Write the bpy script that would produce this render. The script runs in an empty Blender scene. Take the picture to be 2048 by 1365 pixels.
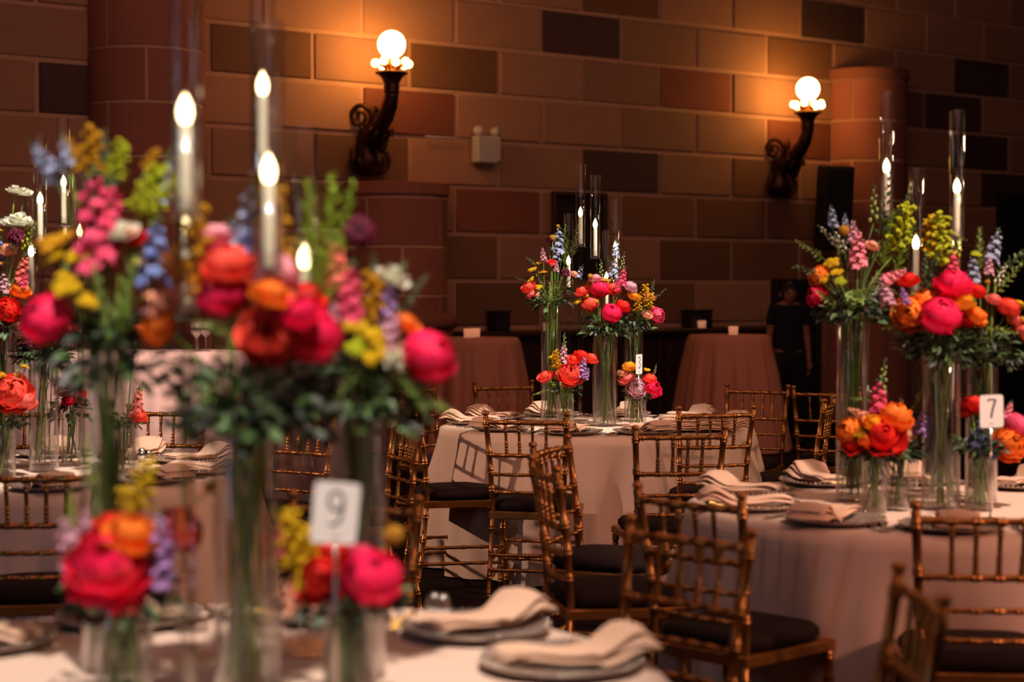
import bpy, math, random
from math import sin, cos, pi, radians, sqrt, atan2
from mathutils import Vector, Matrix, Quaternion

sc = bpy.context.scene
C = sc.collection
rnd = random.Random(7)

# ------------------------------------------------------------------ camera, world, lights
F = 3500.0
HY = 575.0
PITCH = math.atan((682.5 - HY) / F)
CH = 1.5
cam_d = bpy.data.cameras.new('camera')
cam = bpy.data.objects.new('camera', cam_d)
C.objects.link(cam)
sc.camera = cam
cam.location = (0, 0, CH)
cam.rotation_euler = (pi / 2 - PITCH, 0, 0)
cam_d.sensor_width = 36
cam_d.lens = 36 * F / 2048
cam_d.clip_end = 100
cam_d.dof.use_dof = True
cam_d.dof.focus_distance = 8.9
cam_d.dof.aperture_fstop = 2.15

sc.view_settings.view_transform = 'Standard'
sc.view_settings.look = 'None'
sc.view_settings.exposure = 0.0
sc.view_settings.gamma = 1.0
sc.view_settings.use_curve_mapping = False
sc.cycles.use_denoising = True
sc.cycles.max_bounces = 8
sc.cycles.transparent_max_bounces = 72
sc.cycles.transmission_bounces = 6
sc.cycles.glossy_bounces = 5
sc.cycles.diffuse_bounces = 3
sc.cycles.caustics_reflective = False
sc.cycles.caustics_refractive = False
sc.cycles.sample_clamp_indirect = 3.0

w = bpy.data.worlds.new('world')
sc.world = w
w.use_nodes = True
w.node_tree.nodes['Background'].inputs[0].default_value = (0.30, 0.15, 0.11, 1)
w.node_tree.nodes['Background'].inputs[1].default_value = 0.035


def aim(o, target):
    d = Vector(target) - o.location
    o.rotation_euler = d.to_track_quat('-Z', 'Y').to_euler()


def spot(name, loc, target, energy, color, size, blend=0.5, rad=0.12):
    l = bpy.data.lights.new(name, 'SPOT')
    l.energy = energy
    l.color = color
    l.spot_size = radians(size)
    l.spot_blend = blend
    l.shadow_soft_size = rad
    o = bpy.data.objects.new(name, l)
    C.objects.link(o)
    o.location = loc
    aim(o, target)
    return o


def area(name, loc, target, energy, color, sx, sy):
    l = bpy.data.lights.new(name, 'AREA')
    l.shape = 'RECTANGLE'
    l.size = sx
    l.size_y = sy
    l.energy = energy
    l.color = color
    o = bpy.data.objects.new(name, l)
    C.objects.link(o)
    o.location = loc
    aim(o, target)
    return o


WARM = (1.0, 0.80, 0.60)
PINK = (1.0, 0.50, 0.36)
# pin spots hung high over the centre of every table
T3, T7, T9, TL = (0.46, 9.54), (1.46, 6.03), (-0.55, 3.31), (-1.91, 7.10)
WHT = (1.0, 0.90, 0.80)
spot('pin_spot', (2.2, 6.9, 5.6), (0.46, 9.5, 1.15), 2300, WHT, 17, 0.6, 0.08)
spot('pin_spot', (2.9, 3.7, 5.4), (1.46, 6.0, 1.15), 1500, (1.0, 0.80, 0.68), 19, 0.7, 0.08)
spot('pin_spot', (0.1, 1.3, 5.3), (-0.60, 3.35, 1.10), 1500, WHT, 26, 0.7, 0.08)
spot('pin_spot', (-0.7, 4.9, 5.6), (-1.9, 7.1, 1.1), 2000, WHT, 20, 0.7, 0.08)
# side wash from the right and from the left front, grazing chairs and cloths
spot('side_wash', (6.5, 9.0, 3.6), (0.6, 7.6, 0.6), 420, (1.0, 0.62, 0.38), 60, 0.9, 0.15)
spot('side_wash', (-5.6, 6.6, 3.6), (0.3, 9.3, 0.4), 800, (1.0, 0.64, 0.45), 22, 0.8, 0.05)
spot('side_wash', (5.2, 1.2, 3.2), (1.6, 5.6, 0.5), 620, (1.0, 0.46, 0.32), 42, 0.9, 0.2)
# amber fill over the room, added fills for wall and bar, drape spots
area('ceiling_fill', (1.0, 7.0, 6.0), (0.8, 8.5, 0), 90, PINK, 7, 7)
area('wall_fill', (2.0, 11.0, 6.2), (1.5, 17.5, 2.4), 42, (1.0, 0.50, 0.42), 8, 1.5)
spot('drape_spot', (4.5, 12.5, 5.2), (1.9, 16.1, 0.1), 130, (1.0, 0.45, 0.28), 20, 0.9)
spot('bar_fill', (-1.0, 7.5, 5.4), (-2.5, 11.7, 1.20), 4200, (1.0, 0.72, 0.62), 16, 1.0)
spot('drape_spot', (1.2, 11.5, 5.6), (-0.3, 15.0, 0.4), 90, (1.0, 0.42, 0.28), 20, 0.9)
# added soft red fill low over the chairs
area('ceiling_fill', (1.5, 2.5, 5.0), (1.2, 5.5, 0.4), 26, (1.0, 0.40, 0.30), 3, 3)
# added tall lights out of view, for upright streaks in the glass
area('streak_light', (-3.6, 1.0, 2.2), (0.8, 7, 1.3), 22, (0.55, 0.68, 1.0), 0.18, 2.6)
area('streak_light', (5.0, 4.0, 2.6), (0.8, 7, 1.3), 26, (1.0, 0.72, 0.5), 0.18, 2.6)


# ------------------------------------------------------------------ pixel helpers
def ray(px, py):
    u = (px - 1024) / F
    v = (py - 682.5) / F
    return Vector((u, cos(PITCH) - v * sin(PITCH), -sin(PITCH) - v * cos(PITCH)))


def at(px, py, Y):
    d = ray(px, py)
    return Vector((0, 0, CH)) + d * (Y / d.y)


def at_z(px, py, z):
    d = ray(px, py)
    return Vector((0, 0, CH)) + d * ((z - CH) / d.z)


def proj(p):
    d = Vector(p) - Vector((0, 0, CH))
    dep = d.y * cos(PITCH) - d.z * sin(PITCH)
    up = d.y * sin(PITCH) + d.z * cos(PITCH)
    return 1024 + F * d.x / dep, 682.5 - F * up / dep


def px_X(px, Y):
    return (px - 1024) / F * Y


# ------------------------------------------------------------------ materials
def lin(c):
    return tuple(((x / 255) / 12.92 if x / 255 <= 0.04045 else ((x / 255 + 0.055) / 1.055) ** 2.4) for x in c)


MATS = {}


def newmat(name):
    m = bpy.data.materials.new(name)
    m.use_nodes = True
    MATS[name] = m
    return m, m.node_tree, m.node_tree.nodes['Principled BSDF']


def simple(name, col, rough=0.6, metal=0.0, noise=0.0, nscale=20, bump=0.0, spec=None, sheen=0):
    m, nt, b = newmat(name)
    c = lin(col)
    b.inputs['Base Color'].default_value = (*c, 1)
    b.inputs['Roughness'].default_value = rough
    b.inputs['Metallic'].default_value = metal
    if spec is not None:
        b.inputs['Specular IOR Level'].default_value = spec
    if sheen:
        b.inputs['Sheen Weight'].default_value = sheen
    if noise or bump:
        tc = nt.nodes.new('ShaderNodeTexCoord')
        n = nt.nodes.new('ShaderNodeTexNoise')
        n.inputs['Scale'].default_value = nscale
        n.inputs['Detail'].default_value = 5
        nt.links.new(tc.outputs['Object'], n.inputs['Vector'])
        if noise:
            mx = nt.nodes.new('ShaderNodeMix')
            mx.data_type = 'RGBA'
            mx.inputs[6].default_value = (*[x * (1 - noise) for x in c], 1)
            mx.inputs[7].default_value = (*[min(1, x * (1 + noise)) for x in c], 1)
            nt.links.new(n.outputs['Fac'], mx.inputs[0])
            nt.links.new(mx.outputs[2], b.inputs['Base Color'])
        if bump:
            bp = nt.nodes.new('ShaderNodeBump')
            bp.inputs['Strength'].default_value = bump
            bp.inputs['Distance'].default_value = 0.01
            nt.links.new(n.outputs['Fac'], bp.inputs['Height'])
            nt.links.new(bp.outputs[0], b.inputs['Normal'])
    return m


def petal_mat(name, c0, c1, trans=0.25):
    m, nt, b = newmat(name)
    at_ = nt.nodes.new('ShaderNodeAttribute')
    at_.attribute_name = 't'
    mx = nt.nodes.new('ShaderNodeMix')
    mx.data_type = 'RGBA'
    mx.inputs[6].default_value = (*lin(c0), 1)
    mx.inputs[7].default_value = (*lin(c1), 1)
    nt.links.new(at_.outputs['Fac'], mx.inputs[0])
    nt.links.new(mx.outputs[2], b.inputs['Base Color'])
    b.inputs['Roughness'].default_value = 0.6
    b.inputs['Specular IOR Level'].default_value = 0.25
    tr = nt.nodes.new('ShaderNodeBsdfTranslucent')
    nt.links.new(mx.outputs[2], tr.inputs[0])
    ms = nt.nodes.new('ShaderNodeMixShader')
    ms.inputs[0].default_value = trans
    nt.links.new(b.outputs[0], ms.inputs[1])
    nt.links.new(tr.outputs[0], ms.inputs[2])
    nt.links.new(ms.outputs[0], nt.nodes['Material Output'].inputs[0])
    return m


def glass_mat(name, tint=(0.985, 0.985, 0.985), base=0.035, power=3.2, top=0.9, rough=0.01):
    """thin clear glass wall: clear through, mirror-like towards grazing angles"""
    m, nt, b = newmat(name)
    nt.nodes.remove(b)
    lw = nt.nodes.new('ShaderNodeLayerWeight')
    lw.inputs['Blend'].default_value = 0.5
    pw = nt.nodes.new('ShaderNodeMath')
    pw.operation = 'POWER'
    pw.inputs[1].default_value = power
    nt.links.new(lw.outputs['Facing'], pw.inputs[0])
    ma = nt.nodes.new('ShaderNodeMath')
    ma.operation = 'MULTIPLY_ADD'
    ma.inputs[1].default_value = top
    ma.inputs[2].default_value = base
    nt.links.new(pw.outputs[0], ma.inputs[0])
    tr = nt.nodes.new('ShaderNodeBsdfTransparent')
    tr.inputs[0].default_value = (*tint, 1)
    gl = nt.nodes.new('ShaderNodeBsdfGlossy')
    gl.inputs['Roughness'].default_value = rough
    gl.inputs['Color'].default_value = (1, 1, 1, 1)
    ms = nt.nodes.new('ShaderNodeMixShader')
    nt.links.new(ma.outputs[0], ms.inputs[0])
    nt.links.new(tr.outputs[0], ms.inputs[1])
    nt.links.new(gl.outputs[0], ms.inputs[2])
    nt.links.new(ms.outputs[0], nt.nodes['Material Output'].inputs[0])
    return m


def emit(name, col, strength):
    m, nt, b = newmat(name)
    b.inputs['Base Color'].default_value = (*col, 1)
    b.inputs['Emission Color'].default_value = (*col, 1)
    b.inputs['Emission Strength'].default_value = strength
    return m


def stone(name, col, var=0.18):
    m, nt, b = newmat(name)
    c = lin(col)
    tc = nt.nodes.new('ShaderNodeTexCoord')
    n = nt.nodes.new('ShaderNodeTexNoise')
    n.inputs['Scale'].default_value = 3.5
    n.inputs['Detail'].default_value = 8
    n.inputs['Roughness'].default_value = 0.65
    nt.links.new(tc.outputs['Object'], n.inputs['Vector'])
    mx = nt.nodes.new('ShaderNodeMix')
    mx.data_type = 'RGBA'
    mx.inputs[6].default_value = (*[x * (1 - var) for x in c], 1)
    mx.inputs[7].default_value = (*[min(1, x * (1 + var)) for x in c], 1)
    nt.links.new(n.outputs['Fac'], mx.inputs[0])
    oi = nt.nodes.new('ShaderNodeObjectInfo')
    mr = nt.nodes.new('ShaderNodeMapRange')
    mr.inputs['To Min'].default_value = 0.82
    mr.inputs['To Max'].default_value = 1.15
    nt.links.new(oi.outputs['Random'], mr.inputs['Value'])
    vm = nt.nodes.new('ShaderNodeVectorMath')
    vm.operation = 'SCALE'
    nt.links.new(mx.outputs[2], vm.inputs[0])
    nt.links.new(mr.outputs[0], vm.inputs['Scale'])
    nt.links.new(vm.outputs[0], b.inputs['Base Color'])
    b.inputs['Roughness'].default_value = 0.85
    n2 = nt.nodes.new('ShaderNodeTexNoise')
    n2.inputs['Scale'].default_value = 60
    n2.inputs['Detail'].default_value = 4
    nt.links.new(tc.outputs['Object'], n2.inputs['Vector'])
    bp = nt.nodes.new('ShaderNodeBump')
    bp.inputs['Strength'].default_value = 0.25
    bp.inputs['Distance'].default_value = 0.01
    nt.links.new(n2.outputs['Fac'], bp.inputs['Height'])
    nt.links.new(bp.outputs[0], b.inputs['Normal'])
    return m


M_STONE = stone('stone_tan', (182, 130, 98))
M_STONE_OLIVE = stone('stone_olive', (138, 92, 62))
M_STONE_RED = stone('stone_red', (146, 80, 58))
M_STONE_DARK = stone('stone_dark', (88, 58, 50))
M_STONE_COL = stone('stone_column', (168, 100, 78))
M_MORTAR = simple('mortar', (206, 156, 124), 0.9, noise=0.1)
M_GOLD = simple('gold_paint', (180, 120, 62), 0.30, 0.78, noise=0.25, nscale=30)
M_CUSH = simple('cushion_brown', (34, 18, 15), 0.8, noise=0.2, nscale=60, bump=0.2, spec=0.2)
M_CLOTH = simple('table_linen', (216, 184, 164), 0.85, noise=0.05, nscale=300, bump=0.15)
M_CLOTH2 = simple('drape_linen', (196, 128, 100), 0.85, noise=0.06, nscale=200, bump=0.1)
M_CLOTHG = simple('bar_linen', (190, 160, 150), 0.85, noise=0.05, nscale=200, bump=0.1)
M_NAP = simple('napkin_linen', (212, 170, 142), 0.85, noise=0.05, nscale=200, bump=0.2)
M_STEEL = simple('cutlery_steel', (190, 180, 172), 0.18, 1.0)
M_PLATE = simple('plate_glass_grey', (150, 128, 118), 0.12, 0.2)
M_PLATER = simple('plate_rim_silver', (200, 180, 160), 0.2, 0.9)
M_BRONZE = simple('bronze_dark', (78, 46, 26), 0.38, 0.8, noise=0.4, nscale=18)
M_BRASS = simple('brass_bright', (190, 120, 50), 0.3, 0.9)
M_WHITE = simple('white_enamel', (205, 190, 178), 0.5)
M_CARD = simple('white_card', (236, 224, 218), 0.6)
M_INK = simple('black_ink', (28, 20, 26), 0.6)
M_BLACK = simple('black_plastic', (12, 12, 14), 0.6)
M_GRILLE = simple('black_grille', (16, 17, 20), 0.8, bump=0.6, nscale=300)
M_WOOD = simple('dark_wood', (62, 32, 22), 0.5, noise=0.3, nscale=8)
M_DARK = simple('dark_door_paint', (34, 20, 18), 0.7)
M_SKIN = simple('skin', (150, 92, 74), 0.6, noise=0.06)
M_HAIR = simple('hair_dark', (28, 16, 12), 0.6)
M_FABBLK = simple('black_fabric', (13, 12, 14), 0.9, bump=0.2, nscale=80)
M_STEM = simple('stem_green', (120, 156, 50), 0.5, noise=0.3, nscale=30)
M_STEMD = simple('stem_dark_green', (78, 104, 40), 0.5, noise=0.3, nscale=30)
M_LEAFD = simple('leaf_dark', (24, 34, 18), 0.5, noise=0.3, nscale=40)
M_LEAFM = simple('leaf_mid', (46, 68, 26), 0.5, noise=0.3, nscale=40)
M_LEAFE = simple('leaf_eucalyptus', (78, 104, 58), 0.6, noise=0.2, nscale=40)
M_LEAFL = simple('leaf_lime', (134, 168, 48), 0.5, noise=0.2, nscale=40)
M_WAX = simple('candle_ivory', (236, 222, 190), 0.5)
M_GLASS = glass_mat('clear_glass', base=0.025, power=2.8, top=0.95)
M_GLASSH = glass_mat('crystal_block', (0.96, 0.95, 0.94), 0.10, 2.0, 0.85)
M_WATER = glass_mat('water', (0.94, 0.945, 0.915), 0.006, 5.0, 0.35)
M_FLAME = emit('led_flame', (1.0, 0.78, 0.40), 9)
M_VOTIVE = emit('votive_glow', (1.0, 0.42, 0.22), 0.35)
M_GLOBE = emit('globe_opal_lit', (1.0, 0.50, 0.12), 30)
M_BULB = emit('bulb_lit', (1.0, 0.52, 0.14), 26)

PC = {
    'hot pink': ((232, 0, 40), (250, 40, 98)), 'coral': ((236, 44, 36), (255, 96, 76)),
    'red': ((186, 10, 18), (240, 44, 34)), 'orange': ((240, 78, 16), (255, 142, 48)),
    'amber': ((240, 140, 10), (255, 180, 44)), 'peach': ((236, 140, 104), (250, 192, 160)),
    'pale pink': ((236, 104, 132), (252, 170, 180)), 'salmon': ((220, 76, 76), (246, 130, 116)),
    'pink': ((214, 48, 92), (240, 92, 128)), 'lavender': ((142, 96, 166), (196, 152, 208)),
    'mauve pink': ((196, 128, 154), (228, 176, 190)), 'blue': ((78, 98, 172), (150, 166, 220)),
    'pale blue': ((120, 130, 170), (190, 196, 222)), 'yellow': ((196, 150, 8), (238, 200, 24)),
    'lime yellow': ((150, 160, 16), (204, 210, 40)), 'golden': ((180, 120, 8), (226, 168, 24)),
    'burgundy': ((44, 4, 20), (106, 10, 48)), 'white': ((206, 206, 156), (242, 240, 224)),
    'two-tone coral and pink': ((255, 96, 30), (246, 24, 92)), 'slate blue': ((50, 56, 84), (84, 92, 130)),
    'green': ((120, 150, 60), (170, 190, 110)), 'lime green': ((110, 150, 30), (160, 190, 60)),
    'grey green': ((74, 94, 60), (122, 140, 100)),
}
PMAT = {k: petal_mat('petal_' + k.replace(' ', '_').replace('-', '_'), *v) for k, v in PC.items()}
M_BALL = simple('craspedia_yellow', (238, 168, 24), 0.8, bump=0.8, nscale=90)


# ------------------------------------------------------------------ mesh builder
class MB:
    def __init__(s):
        s.v, s.f, s.t, s.mi = [], [], [], []

    def add(s, verts, faces, t=None, mi=0):
        b = len(s.v)
        s.v.extend(verts)
        s.f.extend([tuple(i + b for i in f) for f in faces])
        s.t.extend(t if t is not None else [0.5] * len(verts))
        s.mi.extend([mi] * len(faces))

    def box(s, c, size, rot=None, bev=0.0, mi=0):
        hx, hy, hz = size[0] / 2, size[1] / 2, size[2] / 2
        c = Vector(c)
        if bev <= 0:
            vs = [Vector((x * hx, y * hy, z * hz)) for x in (-1, 1) for y in (-1, 1) for z in (-1, 1)]
            fs = [(0, 1, 3, 2), (4, 6, 7, 5), (0, 4, 5, 1), (2, 3, 7, 6), (0, 2, 6, 4), (1, 5, 7, 3)]
        else:
            vs, fs = [], []
            idx = {}
            for x in (-1, 1):
                for y in (-1, 1):
                    for z in (-1, 1):
                        for ax in range(3):
                            p = [x * (hx - bev), y * (hy - bev), z * (hz - bev)]
                            p[ax] = (x, y, z)[ax] * (hx, hy, hz)[ax]
                            idx[(x, y, z, ax)] = len(vs)
                            vs.append(Vector(p))
            for ax in range(3):
                o = [a for a in range(3) if a != ax]
                for sg in (-1, 1):
                    q = []
                    for a, b2 in ((-1, -1), (1, -1), (1, 1), (-1, 1)):
                        k = [0, 0, 0]
                        k[ax] = sg
                        k[o[0]] = a
                        k[o[1]] = b2
                        q.append(idx[(*k, ax)])
                    flip = (sg < 0) != (ax == 1)
                    fs.append(tuple(reversed(q)) if flip else tuple(q))
            for ax in range(3):
                o = [a for a in range(3) if a != ax]
                for a in (-1, 1):
                    for b2 in (-1, 1):
                        k1 = [0, 0, 0]
                        k2 = [0, 0, 0]
                        k1[ax], k2[ax] = -1, 1
                        k1[o[0]] = k2[o[0]] = a
                        k1[o[1]] = k2[o[1]] = b2
                        fs.append((idx[(*k1, o[0])], idx[(*k2, o[0])], idx[(*k2, o[1])], idx[(*k1, o[1])]))
            for x in (-1, 1):
                for y in (-1, 1):
                    for z in (-1, 1):
                        fs.append((idx[(x, y, z, 0)], idx[(x, y, z, 1)], idx[(x, y, z, 2)]))
        if rot is not None:
            vs = [rot @ v for v in vs]
        s.add([c + v for v in vs], fs, mi=mi)

    def tube(s, pts, rad, n=8, cap=True, t=None, mi=0, sq=False):
        pts = [Vector(p) for p in pts]
        if not hasattr(rad, '__len__'):
            rad = [rad] * len(pts)
        vs, fs, ts = [], [], []
        up = None
        for i, p in enumerate(pts):
            d = (pts[min(i + 1, len(pts) - 1)] - pts[max(i - 1, 0)])
            if d.length < 1e-9:
                d = Vector((0, 0, 1))
            d.normalize()
            if up is None:
                a = Vector((1, 0, 0)) if abs(d.x) < 0.9 else Vector((0, 1, 0))
                up = (a - d * a.dot(d)).normalized()
            else:
                up = (up - d * up.dot(d))
                if up.length < 1e-6:
                    up = Vector((1, 0, 0))
                up.normalize()
            si = d.cross(up)
            for k in range(n):
                an = 2 * pi * k / n + (pi / 4 if sq else 0)
                vs.append(p + (up * cos(an) + si * sin(an)) * rad[i])
                ts.append(i / (len(pts) - 1))
        for i in range(len(pts) - 1):
            for k in range(n):
                a, b = i * n + k, i * n + (k + 1) % n
                fs.append((a, b, b + n, a + n))
        if cap:
            fs.append(tuple(reversed(range(n))))
            fs.append(tuple(range((len(pts) - 1) * n, len(pts) * n)))
        s.add(vs, fs, ts, mi=mi)

    def lathe(s, prof, n=24, c=(0, 0, 0), mi=0, rot=None):
        c = Vector(c)
        vs, fs = [], []
        for r, z in prof:
            for k in range(n):
                a = 2 * pi * k / n
                v = Vector((r * cos(a), r * sin(a), z))
                vs.append(c + (rot @ v if rot is not None else v))
        for i in range(len(prof) - 1):
            for k in range(n):
                a, b = i * n + k, i * n + (k + 1) % n
                fs.append((a, b, b + n, a + n))
        if prof[0][0] > 1e-6:
            pass
        s.add(vs, fs, mi=mi)

    def ball(s, c, r, n=6, m=4, t=0.5, mi=0, sz=1.0):
        c = Vector(c)
        vs, fs = [], []
        vs.append(c + Vector((0, 0, -r * sz)))
        for i in range(1, m):
            a = pi * i / m
            for k in range(n):
                b = 2 * pi * (k + 0.5 * (i % 2)) / n
                vs.append(c + Vector((r * sin(a) * cos(b), r * sin(a) * sin(b), -r * sz * cos(a))))
        vs.append(c + Vector((0, 0, r * sz)))
        for k in range(n):
            fs.append((0, 1 + (k + 1) % n, 1 + k))
            e = 1 + (m - 2) * n
            fs.append((e + k, e + (k + 1) % n, len(vs) - 1))
        for i in range(m - 2):
            for k in range(n):
                a, b = 1 + i * n + k, 1 + i * n + (k + 1) % n
                fs.append((a, b, b + n, a + n))
        s.add(vs, fs, [t] * len(vs), mi=mi)

    def grid(s, fn, nu, nv, tfn=None, mi=0, closed_u=False):
        vs, fs, ts = [], [], []
        cu = nu if closed_u else nu + 1
        for j in range(nv + 1):
            for i in range(cu):
                vs.append(Vector(fn(i / nu, j / nv)))
                ts.append(tfn(i / nu, j / nv) if tfn else j / nv)
        for j in range(nv):
            for i in range(nu):
                a = j * cu + i
                b = j * cu + (i + 1) % cu
                fs.append((a, b, b + cu, a + cu))
        s.add(vs, fs, ts, mi=mi)

    def mesh(s, name, mats, smooth=True):
        me = bpy.data.meshes.new(name)
        me.from_pydata([tuple(v) for v in s.v], [], s.f)
        if not isinstance(mats, (list, tuple)):
            mats = [mats]
        for m in mats:
            me.materials.append(m)
        if len(mats) > 1:
            me.polygons.foreach_set('material_index', s.mi)
        a = me.attributes.new('t', 'FLOAT', 'POINT')
        a.data.foreach_set('value', s.t)
        if smooth:
            me.polygons.foreach_set('use_smooth', [True] * len(me.polygons))
        me.update()
        return me

    def obj(s, name, mats, parent=None, smooth=True):
        return link(name, s.mesh(name, mats, smooth), parent)


def link(name, data, parent=None, loc=None):
    o = bpy.data.objects.new(name, data)
    C.objects.link(o)
    if parent is not None:
        o.parent = parent
    if loc is not None:
        o.location = loc
    return o


def tag(o, label=None, cat=None, group=None, kind=None):
    if label:
        o['label'] = label
    if cat:
        o['category'] = cat
    if group:
        o['group'] = group
    if kind:
        o['kind'] = kind
    return o


def thing(name, label, cat, loc=(0, 0, 0), rz=0.0, group=None):
    o = bpy.data.objects.new(name, None)
    o.empty_display_size = 0.1
    C.objects.link(o)
    o.location = loc
    o.rotation_euler = (0, 0, rz)
    return tag(o, label, cat, group)


# ------------------------------------------------------------------ the room shell
floor_m, nt, b = newmat('carpet')
tc = nt.nodes.new('ShaderNodeTexCoord')
vo = nt.nodes.new('ShaderNodeTexVoronoi')
vo.inputs['Scale'].default_value = 3.0
nt.links.new(tc.outputs['Object'], vo.inputs['Vector'])
cr = nt.nodes.new('ShaderNodeValToRGB')
cr.color_ramp.elements[0].color = (*lin((40, 22, 20)), 1)
cr.color_ramp.elements[1].color = (*lin((24, 14, 16)), 1)
nt.links.new(vo.outputs['Distance'], cr.inputs[0])
nt.links.new(cr.outputs[0], b.inputs['Base Color'])
b.inputs['Roughness'].default_value = 0.95
b.inputs['Specular IOR Level'].default_value = 0.1
fl = MB()
fl.box((1.5, 11.5, -0.05), (22, 27, 0.1))
tag(fl.obj('floor', floor_m, smooth=False), kind='structure')

# back wall: runs away to the right
WT = Vector((0.808, 0.589, 0)).normalized()
WN = Vector((WT.y, -WT.x, 0))
W0 = Vector((0, 17.3, 0))
WANG = atan2(WT.y, WT.x)


def wall_s(px):
    """distance along the wall seen at this image column"""
    u = (px - 1024) / F
    # (W0 + s*WT): x = u*y
    return u * W0.y / (WT.x - u * WT.y)


def wall_pt(px, out=0.0):
    return W0 + WT * wall_s(px) + WN * out


wall = thing('wall_back', None, None, W0, WANG)
wall['kind'] = 'structure'
mb = MB()
mb.box((1.6, 0.115, 3.1), (17.5, 0.2, 6.2))
mb.obj('mortar_bed', M_MORTAR, wall, smooth=False)
CO = 0.453
LA = 3.83
s0 = wall_s(628)
BW = (wall_s(1463) - wall_s(628)) / 5
GAP = 0.042
blk = {}
for nm, mt in (('t', M_STONE), ('o', M_STONE_OLIVE), ('r', M_STONE_RED), ('d', M_STONE_DARK)):
    m_ = MB()
    m_.box((0, 0, 0), (BW - GAP, 0.11, CO - GAP), bev=0.008)
    blk[nm] = m_.mesh('stone_block', mt, smooth=False)
SPECIAL = {(0, 1150): 'd', (1, 895): 'o', (1, 1386): 'r', (2, 810): 'r', (2, 1585): 'r', (3, 720): 'o', (3, 1225): 'd',
           (0, 1610): 'o', (3, 1530): 'o', (-1, 1680): 'd', (-1, 1225): 'o', (0, 2010): 'd', (1, 1860): 'd', (2, 2010): 'd',
           (5, 940): 'o', (4, 700): 'o', (4, 1300): 'o', (3, 2000): 'd', (2, 130): 'd', (6, 1390): 'o', (6, 980): 'o',
           (5, 1580): 'o', (4, 1640): 'o', (-2, 1500): 'o', (-1, 900): 'o', (1, 500): 'o', (4, 1080): 'r', (-1, 300): 'o'}
for row in range(-5, 9):
    z1 = LA - row * CO
    z0 = z1 - CO
    off = 0.5 if row % 2 else 0
    for k in range(-6, 10):
        a = s0 + (k + off) * BW
        if a < -7.0 or a + BW > 10.3 or z1 < 0.1 or z1 > 6.2:
            continue
        kind = 't'
        for (rw, px), v in SPECIAL.items():
            if rw - 1 == row and a <= wall_s(px) < a + BW:
                kind = v
        if kind == 't' and rnd.random() < 0.03:
            kind = 'o'
        o = link('stone_block', blk[kind], wall)
        o.location = (a + BW / 2, 0.055 - 0.015 * rnd.random(), (z0 + z1) / 2)


def column(n, pxc, ztop, r=0.51, label=None):
    root = thing('trim_%d' % n, None, None, wall_pt(pxc), WANG)
    root['kind'] = 'structure'
    m = MB()
    # mortar core, half round
    m.lathe([(r - 0.010, 0.0), (r - 0.010, ztop - 0.05), (0.001, ztop - 0.05)], 40)
    m.obj('mortar_core', M_MORTAR, root)
    k = 0
    z = ztop - 0.14
    cap = MB()
    cap.lathe([(0.001, z + 0.02), (r + 0.015, z + 0.02), (r + 0.025, z + 0.035), (r + 0.025, ztop - 0.01), (r + 0.01, ztop), (0.001, ztop)], 48)
    cap.obj('column_cap', M_STONE_COL, root, smooth=False)
    while z > 0.1:
        z1, z0_ = z, max(0.0, z - CO)
        splits = [-180, -112, -20, 0] if k % 2 else [-180, -150, -62, 0]
        for a0, a1 in zip(splits[:-1], splits[1:]):
            a0_, a1_ = radians(a0 + 1.6), radians(a1 - 1.6)
            nn = max(3, int((a1 - a0) / 7))
            mm = MB()
            zz0, zz1 = z0_ + 0.014, z1 - 0.014

            def arc(u, v, a0_=a0_, a1_=a1_, zz0=zz0, zz1=zz1):
                prof = [(r - 0.03, zz0), (r, zz0), (r, zz1), (r - 0.03, zz1)]
                i = min(3, int(round(v * 3)))
                an = a0_ + (a1_ - a0_) * u
                return (prof[i][0] * cos(an), prof[i][0] * sin(an), prof[i][1])
            mm.grid(arc, nn, 3)
            mm.obj('stone_block', M_STONE_COL, root, smooth=False)
        z -= CO
        k += 1
    if n != 1:
        pl = MB()
        pl.lathe([(r + 0.02, 1.10), (r + 0.09, 1.12), (r + 0.11, 1.16), (r + 0.11, 1.20), (r + 0.08, 1.25), (r - 0.02, 1.27)], 48)
        pl.lathe([(r + 0.06, 0.0), (r + 0.06, 1.12)], 48)
        pl.obj('plinth', M_STONE_COL, root)
    return root


column(1, 292, 5.9)
column(2, 1722, 3.98)
column(3, 786, 2.47)

# wainscot ledge along the wall, right of the short column
lg = thing('trim_4', None, None, W0, WANG)
lg['kind'] = 'structure'
sa, sb = wall_s(880), wall_s(1535)
m = MB()
m.box(((sa + sb) / 2, -0.20, 1.045), (sb - sa, 0.42, 0.055), bev=0.012)
m.obj('ledge_top', M_WOOD, lg, smooth=False)
npn = 7
for i in range(npn):
    x0 = sa + (sb - sa) * i / npn
    x1 = sa + (sb - sa) * (i + 1) / npn
    m = MB()
    m.box(((x0 + x1) / 2, -0.17, 0.51), (x1 - x0 - 0.02, 0.30, 1.01), bev=0.01)
    m.box(((x0 + x1) / 2, -0.33, 0.54), (x1 - x0 - 0.25, 0.03, 0.75), bev=0.01)
    m.obj('wood_panel', M_WOOD, lg, smooth=False)

# doors: dark openings at the wall
def dark_door(n, pa, pb, ztop):
    a, b_ = wall_s(pa), wall_s(pb)
    d = thing('door_%d' % n, None, None, W0, WANG)
    d['kind'] = 'structure'
    m = MB()
    m.box(((a + b_) / 2, -0.05, ztop / 2), (b_ - a - 0.12, 0.06, ztop - 0.06), bev=0.01)
    m.obj('door_leaf', M_DARK, d, smooth=False)
    m = MB()
    for x in (a + 0.03, b_ - 0.03):
        m.box((x, -0.06, ztop / 2), (0.07, 0.12, ztop), bev=0.008)
    m.box(((a + b_) / 2, -0.06, ztop), (b_ - a, 0.12, 0.08), bev=0.008)
    m.obj('door_frame', M_DARK, d, smooth=False)


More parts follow.
